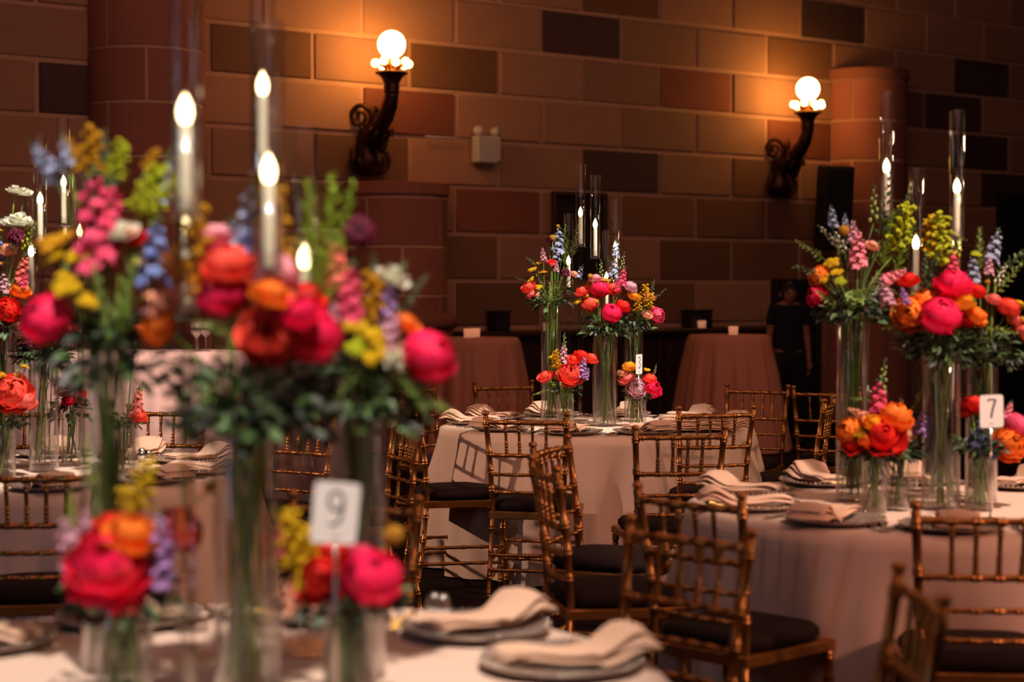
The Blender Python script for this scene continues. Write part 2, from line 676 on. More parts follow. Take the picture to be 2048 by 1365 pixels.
dark_door(1, 1990, 2120, 2.62)  # slab in place of an open doorway, its darkness put into the colour
dark_door(2, 1540, 1628, 1.55)

# things fixed on the wall
fr = thing('framed_panel', 'dark framed panel hung low on the stone wall behind the far centre table candles', 'picture frame',
           W0, WANG)
a, b_ = wall_s(1100), wall_s(1207)
zt, zb = 2.44, 1.62
m = MB()
for x in (a + 0.02, b_ - 0.02):
    m.box((x, -0.04, (zt + zb) / 2), (0.045, 0.06, zt - zb), bev=0.008)
for z in (zt, zb):
    m.box(((a + b_) / 2, -0.04, z), (b_ - a + 0.005, 0.06, 0.045), bev=0.008)
m.obj('frame', M_WOOD, fr, smooth=False)
m = MB()
m.box(((a + b_) / 2, -0.025, (zt + zb) / 2), (b_ - a - 0.04, 0.02, zt - zb - 0.04))
m.obj('panel', M_DARK, fr, smooth=False)

# emergency light
el = thing('emergency_light', 'white emergency light box with two small lamp heads fixed on the stone wall', 'emergency light',
           wall_pt(962, 0.03) + Vector((0, 0, 2.83)), WANG)
hw = 0.5 * (wall_s(990) - wall_s(936)) * 0.86
m = MB()
m.box((0, -0.06, 0), (hw * 2, 0.12, 0.26), bev=0.012)
m.obj('housing', M_WHITE, el, smooth=False)
for sx in (-1, 1):
    m = MB()
    c = Vector((sx * hw * 0.72, -0.07, 0.175))
    m.tube([c + Vector((0, 0, -0.05)), c], 0.012, 8)
    d = Vector((sx * 0.5, -0.8, 0.1)).normalized()
    m.tube([c - d * 0.045, c - d * 0.03, c + d * 0.025, c + d * 0.04], [0.025, 0.045, 0.052, 0.046], 14)
    m.obj('lamp_head', M_WHITE, el)
m = MB()
m.tube([(-hw, -0.03, 0.09), (-hw - 0.25, -0.03, 0.10), (-hw - 0.55, -0.03, 0.10)], 0.008, 6)
m.obj('conduit', M_WHITE, el)
m = MB()
m.box((hw * 0.8, -0.123, -0.11), (0.03, 0.004, 0.012))
m.obj('test_button', M_BLACK, el, smooth=False)

# loudspeaker
sp = thing('loudspeaker', 'tall black loudspeaker mounted beside the right wall sconce', 'speaker', wall_pt(1612, 0.42) + Vector((0, 0, 2.38)), WANG - 0.45)
ro = Matrix.Rotation(radians(7), 3, 'X')
m = MB()
m.box((0, 0, 0), (0.33, 0.30, 0.92), rot=ro, bev=0.015)
m.obj('cabinet', M_BLACK, sp, smooth=False)
m = MB()
m.box(ro @ Vector((0, -0.158, 0)), (0.30, 0.02, 0.87), rot=ro, bev=0.006)
m.obj('grille', M_GRILLE, sp, smooth=False)
m = MB()
m.tube([(0, 0.1, 0.0), (0.02, 0.42, 0.02)], 0.025, 8)
m.obj('bracket', M_BLACK, sp)


# sconces
def sconce(pxm, label, dz):
    """local: x along wall, -y out of the wall, z up, origin at the wall at globe-centre height"""
    base = wall_pt(pxm)
    r_ = thing('wall_sconce', label, 'wall lamp', base + Vector((0, 0, dz)), WANG)
    out = -0.50
    gz = 0.0
    m = MB()
    prof = [(0.001, -0.126)] + [(0.126 * sin(a), -0.126 * cos(a)) for a in [pi * i / 16 for i in range(1, 16)]] + [(0.001, 0.126)]
    m.lathe(prof, 28, (0, out, gz))
    m.obj('globe', M_GLOBE, r_)
    for k in range(9):
        a = 2 * pi * k / 9 + 0.2
        c = Vector((0.155 * cos(a), out + 0.155 * sin(a), gz - 0.175 + 0.012 * (k % 2)))
        m = MB()
        m.ball(c, 0.036, 10, 7)
        bo = m.obj('bulb', M_BULB, r_)
        m = MB()
        cc = Vector((0.055 * cos(a), out + 0.055 * sin(a), gz - 0.20))
        m.tube([cc, cc.lerp(c, 0.7)], [0.012, 0.018], 8)
        m.obj('bulb_socket', M_BRASS, bo)
    m = MB()
    m.lathe([(0.045, -0.28), (0.055, -0.24), (0.04, -0.20), (0.06, -0.16), (0.05, -0.125), (0.001, -0.12)], 16, (0, out, gz))
    for k in range(10):
        a = 2 * pi * k / 10
        m.tube([(0.04 * cos(a), out + 0.04 * sin(a), gz - 0.24), (0.085 * cos(a), out + 0.085 * sin(a), gz - 0.18), (0.07 * cos(a), out + 0.07 * sin(a), gz - 0.13)], [0.008, 0.01, 0.004], 5)
    m.obj('crown', M_BRASS, r_)
    # horn: flared cup and curved tapering arm
    m = MB()
    m.lathe([(0.001, -0.245), (0.148, -0.25), (0.150, -0.262), (0.110, -0.285), (0.082, -0.32), (0.068, -0.37), (0.074, -0.385), (0.074, -0.40), (0.066, -0.41), (0.074, -0.42), (0.074, -0.432), (0.064, -0.445)], 24, (0, out, gz))
    m.obj('cup', M_BRONZE, r_)
    m = MB()
    pts, rs = [], []
    for i in range(15):
        t = i / 14
        y = out + 0.44 * (t ** 1.7)
        z = -0.43 - 0.42 * t - 0.03 * sin(pi * t)
        pts.append((0, y, z))
        rs.append(0.062 + 0.034 * t + (0.006 if i % 3 == 0 else 0))
    m.tube(pts, rs, 14)
    for k in range(8):     # acanthus leaves wrapped round the lower arm
        a = 2 * pi * k / 8
        p = Vector((0.08 * cos(a), -0.28 + 0.05 * sin(a), -0.78 + 0.05 * sin(a)))
        m.tube([p + Vector((0, 0.04, -0.1)), p, p + Vector((0.035 * cos(a), -0.05, 0.03)), p + Vector((0.06 * cos(a), -0.05, -0.01))], [0.028, 0.03, 0.022, 0.006], 6)
    m.obj('arm', M_BRONZE, r_)
    # scrolls
    for cx, cy, cz, R, sgn in ((-0.07, -0.06, -0.62, 0.135, 1), (0.03, -0.17, -0.62, 0.10, -1), (-0.11, -0.07, -1.00, 0.12, -1), (0.12, -0.08, -1.01, 0.12, 1), (0.0, -0.27, -0.86, 0.08, 1)):
        m = MB()
        pts, rs = [], []
        for i in range(34):
            t = i / 33
            a = -pi / 2 + sgn * t * 3.6 * pi
            rr = R * (1 - 0.85 * t)
            pts.append((cx + rr * cos(a) * 0.75, cy - rr * cos(a) * sgn * 0.45, cz + rr * sin(a)))
            rs.append(0.026 * (1 - 0.5 * t))
        m.tube(pts, rs, 7)
        # leaf tail to the body
        m.tube([pts[0], (cx * 0.6, cy + 0.02, cz - R * 1.8 if cz > -0.8 else cz + R * 1.5), (0, -0.06, -0.86)], [0.02, 0.028, 0.03], 7)
        m.obj('scroll', M_BRONZE, r_)
    m = MB()
    m.lathe([(0.001, -0.02), (0.10, -0.02), (0.125, 0.0), (0.12, 0.03), (0.07, 0.05), (0.05, 0.08), (0.001, 0.09)], 20, (0, 0, -0.96), rot=Matrix.Rotation(pi / 2, 3, 'X'))
    m.lathe([(0.001, -1.165), (0.07, -1.15), (0.125, -1.09), (0.14, -1.01), (0.11, -0.91), (0.08, -0.83), (0.07, -0.75), (0.001, -0.72)], 14, (0, -0.07, 0))
    for k in range(7):
        a = pi * (k + 0.5) / 7
        m.tube([(0.05 * cos(a), -0.10, -0.95), (0.13 * cos(a), -0.13, -1.02 - 0.05 * sin(a)), (0.11 * cos(a), -0.11, -1.12 - 0.05 * sin(a))], [0.02, 0.028, 0.008], 6)
    m.obj('back_plate', M_BRONZE, r_)
    return r_


zg1 = at(795.6, 97, 16.15).z
zg2 = at(1609, 182, 19.2).z
sconce(727, 'ornate bronze horn sconce with lit globe on the left part of the wall', zg1)
sconce(1548, 'ornate bronze horn sconce with lit globe next to the round stone column', zg2)

# items on the ledge
def votive(px, label, base_z, p=None, two=False):
    p = p if p is not None else wall_pt(px, 0.25) + Vector((0, 0, base_z))
    v = thing('votive_candle', label, 'candle', p)
    m = MB()
    m.lathe([(0.001, 0.004), (0.036, 0.004), (0.040, 0.0), (0.045, 0.075), (0.042, 0.075), (0.037, 0.01), (0.001, 0.01)], 20)
    m.obj('holder', M_VOTIVE, v)
    m = MB()
    m.lathe([(0.001, 0.012), (0.034, 0.012), (0.034, 0.045), (0.001, 0.047)], 16)
    m.obj('wax', M_WAX, v)
    return v


votive(1064, 'small lit votive candle on the ledge left of the flowers of the far centre table', 1.073)
votive(1372, 'small lit votive candle on the ledge left of the right cocktail table', 1.073)
for px, w_, h_, lab in ((982, 0.17, 0.20, 'dark little cabinet box standing on the ledge above the left cocktail table'),
                        (1378, 0.30, 0.19, 'low dark box standing on the ledge left of the right cocktail table')):
    t_ = thing('storage_box', lab, 'box', wall_pt(px, 0.13) + Vector((0, 0, 1.073)), WANG)
    m = MB()
    m.box((0, 0, h_ / 2 - 0.01), (w_, 0.16, h_ - 0.02), bev=0.008)
    m.obj('body', M_DARK, t_, smooth=False)
    m = MB()
    m.box((0, 0, h_ - 0.01), (w_ + 0.015, 0.175, 0.02), bev=0.004)
    m.obj('lid', M_DARK, t_, smooth=False)


# ------------------------------------------------------------------ cloths
def round_cloth(cx, cy, R, H, nf, flare, mat, name, label, seed=0, group=None, amp=0.05, rim=0.03, zb=0.01, wander=0.6):
    r1 = random.Random(seed)
    ph = [r1.random() * 6.28 for _ in range(6)]
    n = nf * 12
    m = MB()
    prof = []   # (s, z): radial inset, height
    NV = 26

    def fn(u, v):
        th = 2 * pi * u
        if v < 0.2:
            rr = R * (v / 0.2) * 0.985
            return (rr * cos(th), rr * sin(th), H)
        d = (v - 0.2) / 0.8
        arc = rim * pi / 2
        L = (H - zb) * d
        if L < arc:
            a = L / rim
            rr = R - rim * 1.0 + rim * sin(a) + 0.0
            z = H - rim * (1 - cos(a))
            k = 0
        else:
            z = H - rim - (L - arc) * (H - zb - rim) / (H - zb - arc)
            rr = R
            k = (H - rim - z) / (H - rim)
        w_ = sin(nf * th + ph[0] + wander * sin(2 * th + ph[1]) + 0.5 * sin(5 * th + ph[2]))
        w_ = math.copysign(abs(w_) ** 0.6, w_) * (0.75 + 0.35 * sin(3 * th + ph[4]))
        w2 = sin((nf * 2 + 3) * th + ph[3])
        ramp = min(1, k * 3.2) ** 0.8
        rr += ramp * (amp * (w_ + 0.25 * w2) * (0.5 + 0.5 * k)) + flare * k + ramp * amp * 0.4
        return (rr * cos(th), rr * sin(th), z)
    m.grid(fn, n, NV, closed_u=True)
    o = m.obj(name, mat)
    o.location = (cx, cy, 0)
    return tag(o, label, 'tablecloth', group)


TZ = 0.752
round_cloth(*T3, 0.86, 0.75, 15, 0.04, M_CLOTH, 'tablecloth', 'tan cloth on the far centre round table before the cocktail tables', 3, amp=0.055)
round_cloth(*T7, 0.86, 0.75, 12, 0.07, M_CLOTH, 'tablecloth', 'pinkish brown cloth on the right round table', 8, amp=0.045)
round_cloth(*T9, 0.86, 0.75, 14, 0.05, M_CLOTH, 'tablecloth', 'pale cloth on the foreground round table under the tallest flowers', 5)
round_cloth(*TL, 0.86, 0.75, 14, 0.05, M_CLOTH, 'tablecloth', 'pale cloth on the round table at the left edge behind the foreground flowers', 6)

CT = [(px_X(953, 15.2), 15.2, 1.065, 'left'), (px_X(1457, 16.1), 16.1, 1.065, 'right')]
for cx, cy, h_, sd in CT:
    round_cloth(cx, cy, 0.375, h_, 13, 0.13 if sd == 'left' else 0.18, M_CLOTH2, 'cocktail_table_cloth',
                'rust coloured floor-length cloth over the high cocktail table, %s one of two' % sd, 11 if sd == 'left' else 4, amp=0.03, rim=0.012)
votive(0, 'left small votive candle on the left cocktail table', 0, Vector((px_X(938, 15.2), 15.1, 1.067)))
votive(0, 'right small votive candle on the left cocktail table', 0, Vector((px_X(950, 15.2), 15.25, 1.067)))
votive(0, 'small votive candle on the right cocktail table', 0, Vector((px_X(1464, 16.1), 16.0, 1.067)))

# long bar draped in grey cloth, behind the left table
bx0, bx1, by = px_X(-200, 11.7), px_X(700, 11.7), 11.7
m = MB()


def barfn(u, v):
    # u round the plan of a rounded rectangle, v from top centre to floor
    per = [(bx0, by), (bx1, by), (bx1, by + 0.75), (bx0, by + 0.75)]
    q = u * 4
    i = int(q) % 4
    f = q - int(q)
    a, b = Vector(per[i]), Vector(per[(i + 1) % 4])
    p = a.lerp(b, f)
    c = Vector(((bx0 + bx1) / 2, by + 0.37))
    if v < 0.15:
        p = c.lerp(p, v / 0.15)
        return (p.x, p.y, 1.06)
    d = (v - 0.15) / 0.85
    z = 1.06 * (1 - d) + 0.01 * d
    k = d
    n_ = Vector([(0, -1), (1, 0), (0, 1), (-1, 0)][i])
    o_ = n_ * (0.025 * min(1, k * 3) * (sin((p.x + p.y) * 17 + sin(p.x * 5)) + 0.4 * sin((p.x - p.y) * 41)) + 0.03 * k)
    return (p.x + o_.x, p.y + o_.y, z)


m.grid(barfn, 480, 14, closed_u=True)
tag(m.obj('bar_cloth', M_CLOTHG), 'grey floor-length cloth over the long bar behind the left round table', 'tablecloth')

# glasses standing on the bar
gm = MB()
gm.lathe([(0.001, 0.0), (0.034, 0.001), (0.034, 0.004), (0.006, 0.008), (0.0045, 0.09), (0.012, 0.1), (0.035, 0.125), (0.040, 0.15), (0.034, 0.2), (0.032, 0.2), (0.038, 0.15), (0.033, 0.128), (0.001, 0.105)], 18)
gme = gm.mesh('wine_glass', M_GLASSH)
ordn = ['leftmost', 'second from left', 'third from left', 'fourth from left', 'fifth from left', 'sixth from left',
        'seventh from left', 'eighth from left', 'ninth from left', 'tenth from left', 'eleventh from left', 'twelfth from left']
for i, px in enumerate((22, 34, 45, 57, 120, 132, 143, 150, 385, 395, 408)):
    o = link('wine_glass', gme)
    o.location = (px_X(px, 11.95), 11.9 + 0.12 * (i % 3), 1.062)
    tag(o, 'stemmed wine glass upright on the long grey bar, %s in the row' % ordn[i], 'glass', 'wine glasses on the bar')


# ------------------------------------------------------------------ chairs
def ringed(m, p0, p1, r, nodes, n=9, bow=0.0, bowdir=Vector((0, 1, 0)), taper=(1, 1), ends=True, pathfn=None):
    """a turned bamboo-look rod with double rings"""
    p0, p1 = Vector(p0), Vector(p1)
    L = (p1 - p0).length
    ts = [0.0]
    rs = [1.0]
    w_ = 0.006 / L
    for q in nodes:
        for dt, k in ((-2.2, 1.0), (-1.4, 1.33), (-0.8, 1.33), (-0.15, 1.02), (0.15, 1.02), (0.8, 1.33), (1.4, 1.33), (2.2, 1.0)):
            ts.append(q + dt * w_)
            rs.append(k)
    for q in [i / 8 for i in range(1, 8)]:
        ts.append(q)
        rs.append(None)
    ts.append(1.0)
    rs.append(1.0)
    z = sorted([(t, k) for t, k in zip(ts, rs) if 0 <= t <= 1], key=lambda a: a[0])
    pts, rad = [], []
    last = 1.0
    for i, (t, k) in enumerate(z):
        if k is None:
            # skip helper points that fall inside a ring
            if any(abs(t - q) < 2.4 * w_ for q in nodes):
                continue
            k = 1.0
        p = pathfn(t) if pathfn else p0.lerp(p1, t) + bowdir * bow * sin(pi * t)
        pts.append(p)
        rad.append(r * k * (taper[0] + (taper[1] - taper[0]) * t))
    m.tube(pts, rad, n)


def pw(knots, t):
    """smooth piecewise path through (t, x, y, z)"""
    for i in range(len(knots) - 1):
        if t <= knots[i + 1][0] or i == len(knots) - 2:
            a, b = knots[i], knots[i + 1]
            f = (t - a[0]) / (b[0] - a[0])
            return Vector([a[j] + (b[j] - a[j]) * f for j in (1, 2, 3)])


def chair_meshes():
    d = {}
    for sx, nm in ((-1, 'L'), (1, 'R')):
        m = MB()
        kn = [(0, sx * 0.185, -0.055, 0), (0.25, sx * 0.174, -0.022, 0.23), (0.5, sx * 0.168, 0.0, 0.46), (0.75, sx * 0.178, -0.018, 0.68), (1, sx * 0.192, -0.055, 0.895)]
        ringed(m, (0, 0, 0), (0, 0, 0.9), 0.0128, [0.06, 0.15, 0.27, 0.40, 0.60, 0.70, 0.80, 0.955], 10, pathfn=lambda t: pw(kn, t), taper=(0.85, 1.05))
        c = (sx * 0.192, -0.055, 0.0)
        m.lathe([(0.013, 0.893), (0.009, 0.898), (0.0165, 0.905), (0.0172, 0.912), (0.013, 0.919), (0.001, 0.923)], 12, c)
        d['post' + nm] = m.mesh('back_post', M_GOLD)
        m = MB()
        kn2 = [(0, sx * 0.205, 0.395, 0), (0.5, sx * 0.197, 0.385, 0.22), (1, sx * 0.19, 0.375, 0.42)]
        ringed(m, (0, 0, 0), (0, 0, 0.42), 0.0125, [0.12, 0.3, 0.5, 0.75, 0.93], 10, pathfn=lambda t: pw(kn2, t), taper=(0.85, 1.1))
        d['leg' + nm] = m.mesh('front_leg', M_GOLD)

    def hx(z):
        return 0.168 + (0.192 - 0.168) * max(0, (z - 0.46)) / 0.435 if z > 0.46 else 0.185 + (0.168 - 0.185) * z / 0.46

    def yy(z):
        return -0.055 * max(0, (z - 0.5)) / 0.4 if z > 0.46 else -0.055 + 0.055 * z / 0.46
    for i, (z, r) in enumerate(((0.868, 0.0105), (0.712, 0.0095), (0.620, 0.0078), (0.535, 0.0078))):
        m = MB()
        x = hx(z)
        ringed(m, (-x, yy(z), z), (x, yy(z), z), r, [0.06, 0.245, 0.415, 0.585, 0.755, 0.94], 8, bow=-0.018, bowdir=Vector((0, 1, 0)))
        d['rail%d' % i] = m.mesh('back_rail', M_GOLD)
    for i, q in enumerate((-0.255, -0.085, 0.085, 0.255)):
        m = MB()
        za, zb = 0.712, 0.868
        xa, xb = 2 * hx(za) * q, 2 * hx(zb) * q
        f = 0.018 * cos(q * pi)
        ringed(m, (xa, yy(za) - f, za), (xb, yy(zb) - f, zb), 0.0072, [0.14, 0.33, 0.8], 7)
        d['spin%d' % i] = m.mesh('spindle', M_GOLD)
    # seat frame
    m = MB()

    def ring(z, e):
        return [(-0.178 - e, -0.012 - e, z), (0.178 + e, -0.012 - e, z), (0.203 + e, 0.385 + e, z), (-0.203 - e, 0.385 + e, z)]
    v = ring(0.408, 0) + ring(0.412, 0.006) + ring(0.440, 0.006) + ring(0.444, 0)
    fs = [(3, 2, 1, 0), (12, 13, 14, 15)]
    for i in range(3):
        for k in range(4):
            a, b = i * 4 + k, i * 4 + (k + 1) % 4
            fs.append((a, b, b + 4, a + 4))
    m.add([Vector(p) for p in v], fs)
    d['frame'] = m.mesh('seat_frame', M_GOLD, smooth=False)
    # cushion
    m = MB()

    def cush(u, v):
        a = 2 * pi * u
        # superellipse plan
        ca, sa_ = cos(a), sin(a)
        ex = 0.45
        X = math.copysign(abs(ca) ** ex, ca)
        Y = math.copysign(abs(sa_) ** ex, sa_)
        prof = [(0.0, 0.445), (0.93, 0.445), (1.0, 0.458), (1.0, 0.476), (0.93, 0.492), (0.72, 0.500), (0.35, 0.505), (0.0, 0.506)]
        k = v * 7
        i = min(6, int(k))
        f = k - i
        r = prof[i][0] * (1 - f) + prof[i + 1][0] * f
        z = prof[i][1] * (1 - f) + prof[i + 1][1] * f
        y = 0.187 + Y * 0.198 * r
        x = X * r * (0.183 + 0.022 * (y / 0.38))
        return (x, y, z)
    m.grid(cush, 32, 7, closed_u=True)
    d['cushion'] = m.mesh('cushion', M_CUSH)
    # stretchers
    st = []
    for nm, p0, p1 in (('a', (-0.178, -0.026, 0.24), (0.178, -0.026, 0.24)), ('b', (-0.178, -0.036, 0.17), (0.178, -0.036, 0.17)),
                       ('c', (-0.197, 0.386, 0.25), (0.197, 0.386, 0.25)), ('d', (-0.199, 0.388, 0.16), (0.199, 0.388, 0.16)),
                       ('e', (-0.178, -0.03, 0.21), (-0.198, 0.385, 0.21)), ('f', (0.178, -0.03, 0.21), (0.198, 0.385, 0.21)),
                       ('g', (-0.178, -0.03, 0.13), (-0.198, 0.385, 0.13)), ('h', (0.178, -0.03, 0.13), (0.198, 0.385, 0.13))):
        m = MB()
        ringed(m, p0, p1, 0.0085, [0.05, 0.27, 0.5, 0.73, 0.95], 7)
        st.append(m.mesh('stretcher', M_GOLD))
    d['st'] = st
    return d


CM = chair_meshes()


def chair(x, y, fx, fy, label):
    """(x, y) = middle of the back posts, (fx, fy) = the way the sitter faces"""
    o = thing('chiavari_chair', label, 'chair', (x, y, 0), atan2(fy, fx) - pi / 2, 'gold ballroom chairs')
    for k in ('postL', 'postR'):
        link('back_post', CM[k], o)
    for k in ('legL', 'legR'):
        link('front_leg', CM[k], o)
    for i in range(4):
        link('back_rail', CM['rail%d' % i], o)
        link('spindle', CM['spin%d' % i], o)
    link('seat_frame', CM['frame'], o)
    link('cushion', CM['cushion'], o)
    for s_ in CM['st']:
        link('stretcher', s_, o)
    return o


G = 'gold bamboo-look chair '
CHAIRS = [
    (0.075, 8.20, 0.18, 0.98, G + 'at the near left of the far centre table'),
    (-0.46, 8.78, 0.97, 0.25, G + 'left of the far centre table, seen from its side'),
    (-0.56, 10.55, 0.75, -0.6, G + 'far left behind the side-on chair of the far centre table'),
    (-0.035, 10.85, 0.35, -0.93, G + 'behind the far centre table, before the left cocktail table'),
    (1.45, 10.45, -0.45, -0.89, G + 'behind the far centre table, before the right cocktail table'),
    (1.63, 9.29, -0.95, 0.30, G + 'right of the far centre table, facing left'),
    (0.99, 8.63, -0.22, 0.97, G + 'at the near right of the far centre table'),
    (0.70, 7.40, -0.13, 0.99, G + 'pulled out into the aisle before the far centre table'),
    (1.86, 10.3, 0.3, 0.95, G + 'furthest right, behind the left-facing chair of the far centre table'),
    (0.20, 6.70, 0.93, -0.37, G + 'seen edge-on, the farther of two beside the right table'),
    (0.16, 5.87, 0.98, 0.20, G + 'seen edge-on, the nearer of two beside the right table'),
    (0.55, 5.10, 0.70, 0.71, G + 'at the near left of the right table'),
    (1.29, 4.76, 0.10, 0.99, G + 'at the near side of the right table'),
    (0.40, 4.29, -0.70, -0.71, G + 'back turned to the right table, facing the foreground table'),
    (0.76, 3.48, -1.0, 0.0, G + 'cut by the bottom right corner of the frame'),
    (-0.46, 4.87, -0.30, -0.95, G + 'behind the numeral nine card, facing the foreground table'),
    (-1.575, 5.80, -0.15, 0.99, G + 'nearest the left edge, at the left round table'),
    (-1.72, 8.62, -0.1, -0.99, G + 'behind the left round table, middle of three'),
    (-2.42, 8.55, 0.25, -0.96, G + 'behind the left round table, leftmost of three'),
    (-1.02, 8.25, -0.55, -0.83, G + 'behind the left round table, rightmost of three'),
    (-0.52, 7.92, -0.93, -0.37, G + 'facing left towards the left round table, before the bar'),
]
for c_ in CHAIRS:
    chair(*c_)


# ------------------------------------------------------------------ place settings
def plate_mesh():
    m = MB()
    m.lathe([(0.001, 0.004), (0.10, 0.004), (0.115, 0.008), (0.150, 0.016), (0.162, 0.019), (0.163, 0.0175), (0.15, 0.012), (0.11, 0.0), (0.001, 0.0)], 40)
    a = m.mesh('dish', M_PLATE)
    m = MB()
    for k in range(56):
        an = 2 * pi * k / 56
        m.ball((0.161 * cos(an), 0.161 * sin(an), 0.0205), 0.0042, 5, 4)
    return a, m.mesh('beaded_rim', M_PLATER)


def napkin_mesh(seed):
    """folded linen lying over the plate, its rolled end raised; runs along +y (outwards)"""
    r1 = random.Random(seed)
    m = MB()
    nl = 3
    for l in range(nl):
        ph = r1.random() * 6
        wd = 0.060 - 0.004 * l + 0.004 * r1.random()
        sh = 0.006 * (r1.random() - 0.5)
        y0 = -0.17 + 0.012 * r1.random()
        y1 = 0.155 - 0.006 * l + 0.01 * r1.random()

        def fn(u, v, l=l, ph=ph, wd=wd, sh=sh, y0=y0, y1=y1):
            y = y0 + (y1 - y0) * v
            lift = 0.030 * math.exp(-((v - 0.86) / 0.16) ** 2) + 0.010 * math.exp(-((v - 0.15) / 0.2) ** 2)
            h = 0.020 + (0.0066 + 0.007 * math.exp(-((v - 0.85) / 0.2) ** 2)) * l + lift
            wv = wd * (0.80 + 0.42 * math.exp(-((v - 0.8) / 0.25) ** 2))
            a = 2 * pi * u
            c_, s_ = cos(a), sin(a)
            x = wv * math.copysign(abs(c_) ** 0.6, c_) + sh + 0.010 * sin(v * 5 + ph)
            z = h + (0.0046 + 0.004 * math.exp(-((v - 0.95) / 0.1) ** 2)) * math.copysign(abs(s_) ** 0.8, s_)
            z += 0.0022 * sin(x * 90 + ph + v * 3)
            z += 0.018 * (abs(x) / 0.06) ** 2 * (-1 if v > 0.6 else 0) * 0.4
            if v < 0.01 or v > 0.99:
                z = h
            return (x, y, max(z, 0.003))
        m.grid(fn, 22, 18, closed_u=True)
    return m.mesh('folded_napkin', M_NAP)


def fork_mesh():
    m = MB()
    m.box((0, -0.035, 0.004), (0.010, 0.12, 0.0025), bev=0.001)
    m.box((0, -0.09, 0.004), (0.014, 0.03, 0.003), bev=0.0012)
    m.box((0, 0.035, 0.0045), (0.024, 0.022, 0.0025), bev=0.001)
    for k in range(4):
        m.box(((k - 1.5) * 0.0068, 0.068, 0.005), (0.0036, 0.048, 0.0022), bev=0.0008)
    return m.mesh('fork', M_STEEL, smooth=False)


def knife_mesh():
    m = MB()
    m.box((0, -0.06, 0.005), (0.013, 0.10, 0.005), bev=0.002)
    m.box((0.001, 0.05, 0.0045), (0.019, 0.13, 0.0018), bev=0.0008)
    m.box((-0.002, 0.118, 0.0045), (0.012, 0.012, 0.0018), rot=Matrix.Rotation(0.6, 3, 'Z'), bev=0.0007)
    return m.mesh('knife', M_STEEL, smooth=False)


def spoon_mesh():
    m = MB()
    m.box((0, -0.045, 0.004), (0.009, 0.12, 0.0025), bev=0.001)
    m.lathe([(0.001, 0.002), (0.010, 0.003), (0.018, 0.007), (0.019, 0.0085), (0.015, 0.007), (0.001, 0.004)], 16, (0, 0.035, 0))
    return m.mesh('spoon', M_STEEL)


PL = plate_mesh()
NAPS = [napkin_mesh(i) for i in range(4)]
FORK, KNIFE, SPOON = fork_mesh(), knife_mesh(), spoon_mesh()
settings = []      # (object, kind words, table words)


def setting(tc_, ang, tname, k):
    a = radians(ang + rnd.uniform(-4, 4))
    d = Vector((cos(a), sin(a), 0))
    t_ = Vector((-d.y, d.x, 0))
    c0 = Vector((*tc_, TZ)) + d * 0.655
    px, py = proj(c0)
    if not (-60 < px < 2110 and py < 1420):
        return
    rz = atan2(d.y, d.x) - pi / 2
    side = 'far' if d.y > 0.15 else 'near' if d.y < -0.15 else 'middle'
    p = thing('charger_plate', None, 'plate', c0, rz)
    link('dish', PL[0], p)
    link('beaded_rim', PL[1], p)
    settings.append((p, 'beaded glass charger plate', tname, side, px))
    n = link('folded_napkin', NAPS[k % 4])
    n.location = c0 + d * 0.035 + t_ * rnd.uniform(-0.02, 0.02)
    n.location.z = TZ - 0.001
    n.rotation_euler = (0, 0, rz + rnd.uniform(-0.25, 0.25))
    tag(n, None, 'napkin')
    settings.append((n, 'folded peach linen napkin', tname, side, px))
    for me, nm, off, rd in ((FORK, 'fork', 0.20, 0.0), (FORK, 'fork', 0.235, 0.012), (KNIFE, 'knife', -0.205, 0.0), (SPOON, 'spoon', -0.24, 0.0)):
        if nm == 'spoon' and k % 2:
            continue
        o = link(nm, me)
        o.location = c0 + t_ * off + d * (rd - 0.02)
        o.location.z = TZ
        o.rotation_euler = (0, 0, rz + pi + rnd.uniform(-0.08, 0.08))
        tag(o, None, 'cutlery')
        ox, oy = proj(o.location)
        settings.append((o, 'steel ' + nm, tname, side, ox))


TN = {'3': 'the far centre table', '7': 'the right table', '9': 'the foreground table', 'L': 'the left table'}
for tc_, key, a0 in ((T3, '3', -106), (T7, '7', -97.5), (T9, '9', 10), (TL, 'L', -75.5)):
    for k in range(10):
        setting(tc_, a0 + 36 * k, TN[key], k)
bucket = {}
for s_ in settings:
    bucket.setdefault(s_[1:4], []).append(s_)
for key, lst in bucket.items():
    lst.sort(key=lambda q: q[4])
    for i, q in enumerate(lst):
        od = '' if len(lst) == 1 else (('left', 'right')[i] if len(lst) == 2 else ordn[i]) + ', '
        q[0]['label'] = '%s, %s%s side of %s' % (key[0], od, key[2], key[1])
        q[0]['group'] = '%ss on %s' % (key[0].split(' with')[0], key[1])

# a pile of spare folded napkins at the right of table 3
pc = at_z(1412, 868, TZ)
for l in range(5):
    for q in range(2):
        o = link('folded_napkin', NAPS[(l + q) % 4])
        o.location = (pc.x - 0.08 + q * 0.17, pc.y + 0.10 + 0.01 * l, TZ + 0.012 * l)
        o.rotation_euler = (0, 0, -pi / 2 + rnd.uniform(-0.15, 0.15) + q * 0.2)
        o.scale = (1.0, 0.85, 0.75)
        lv = ['lowest', 'second from bottom', 'middle', 'second from top', 'topmost'][l]
        tag(o, 'spare folded linen napkin, %s of the %s pile on the far centre table' % (lv, ('left', 'right')[q]), 'napkin', 'spare napkins piled on the far centre table')


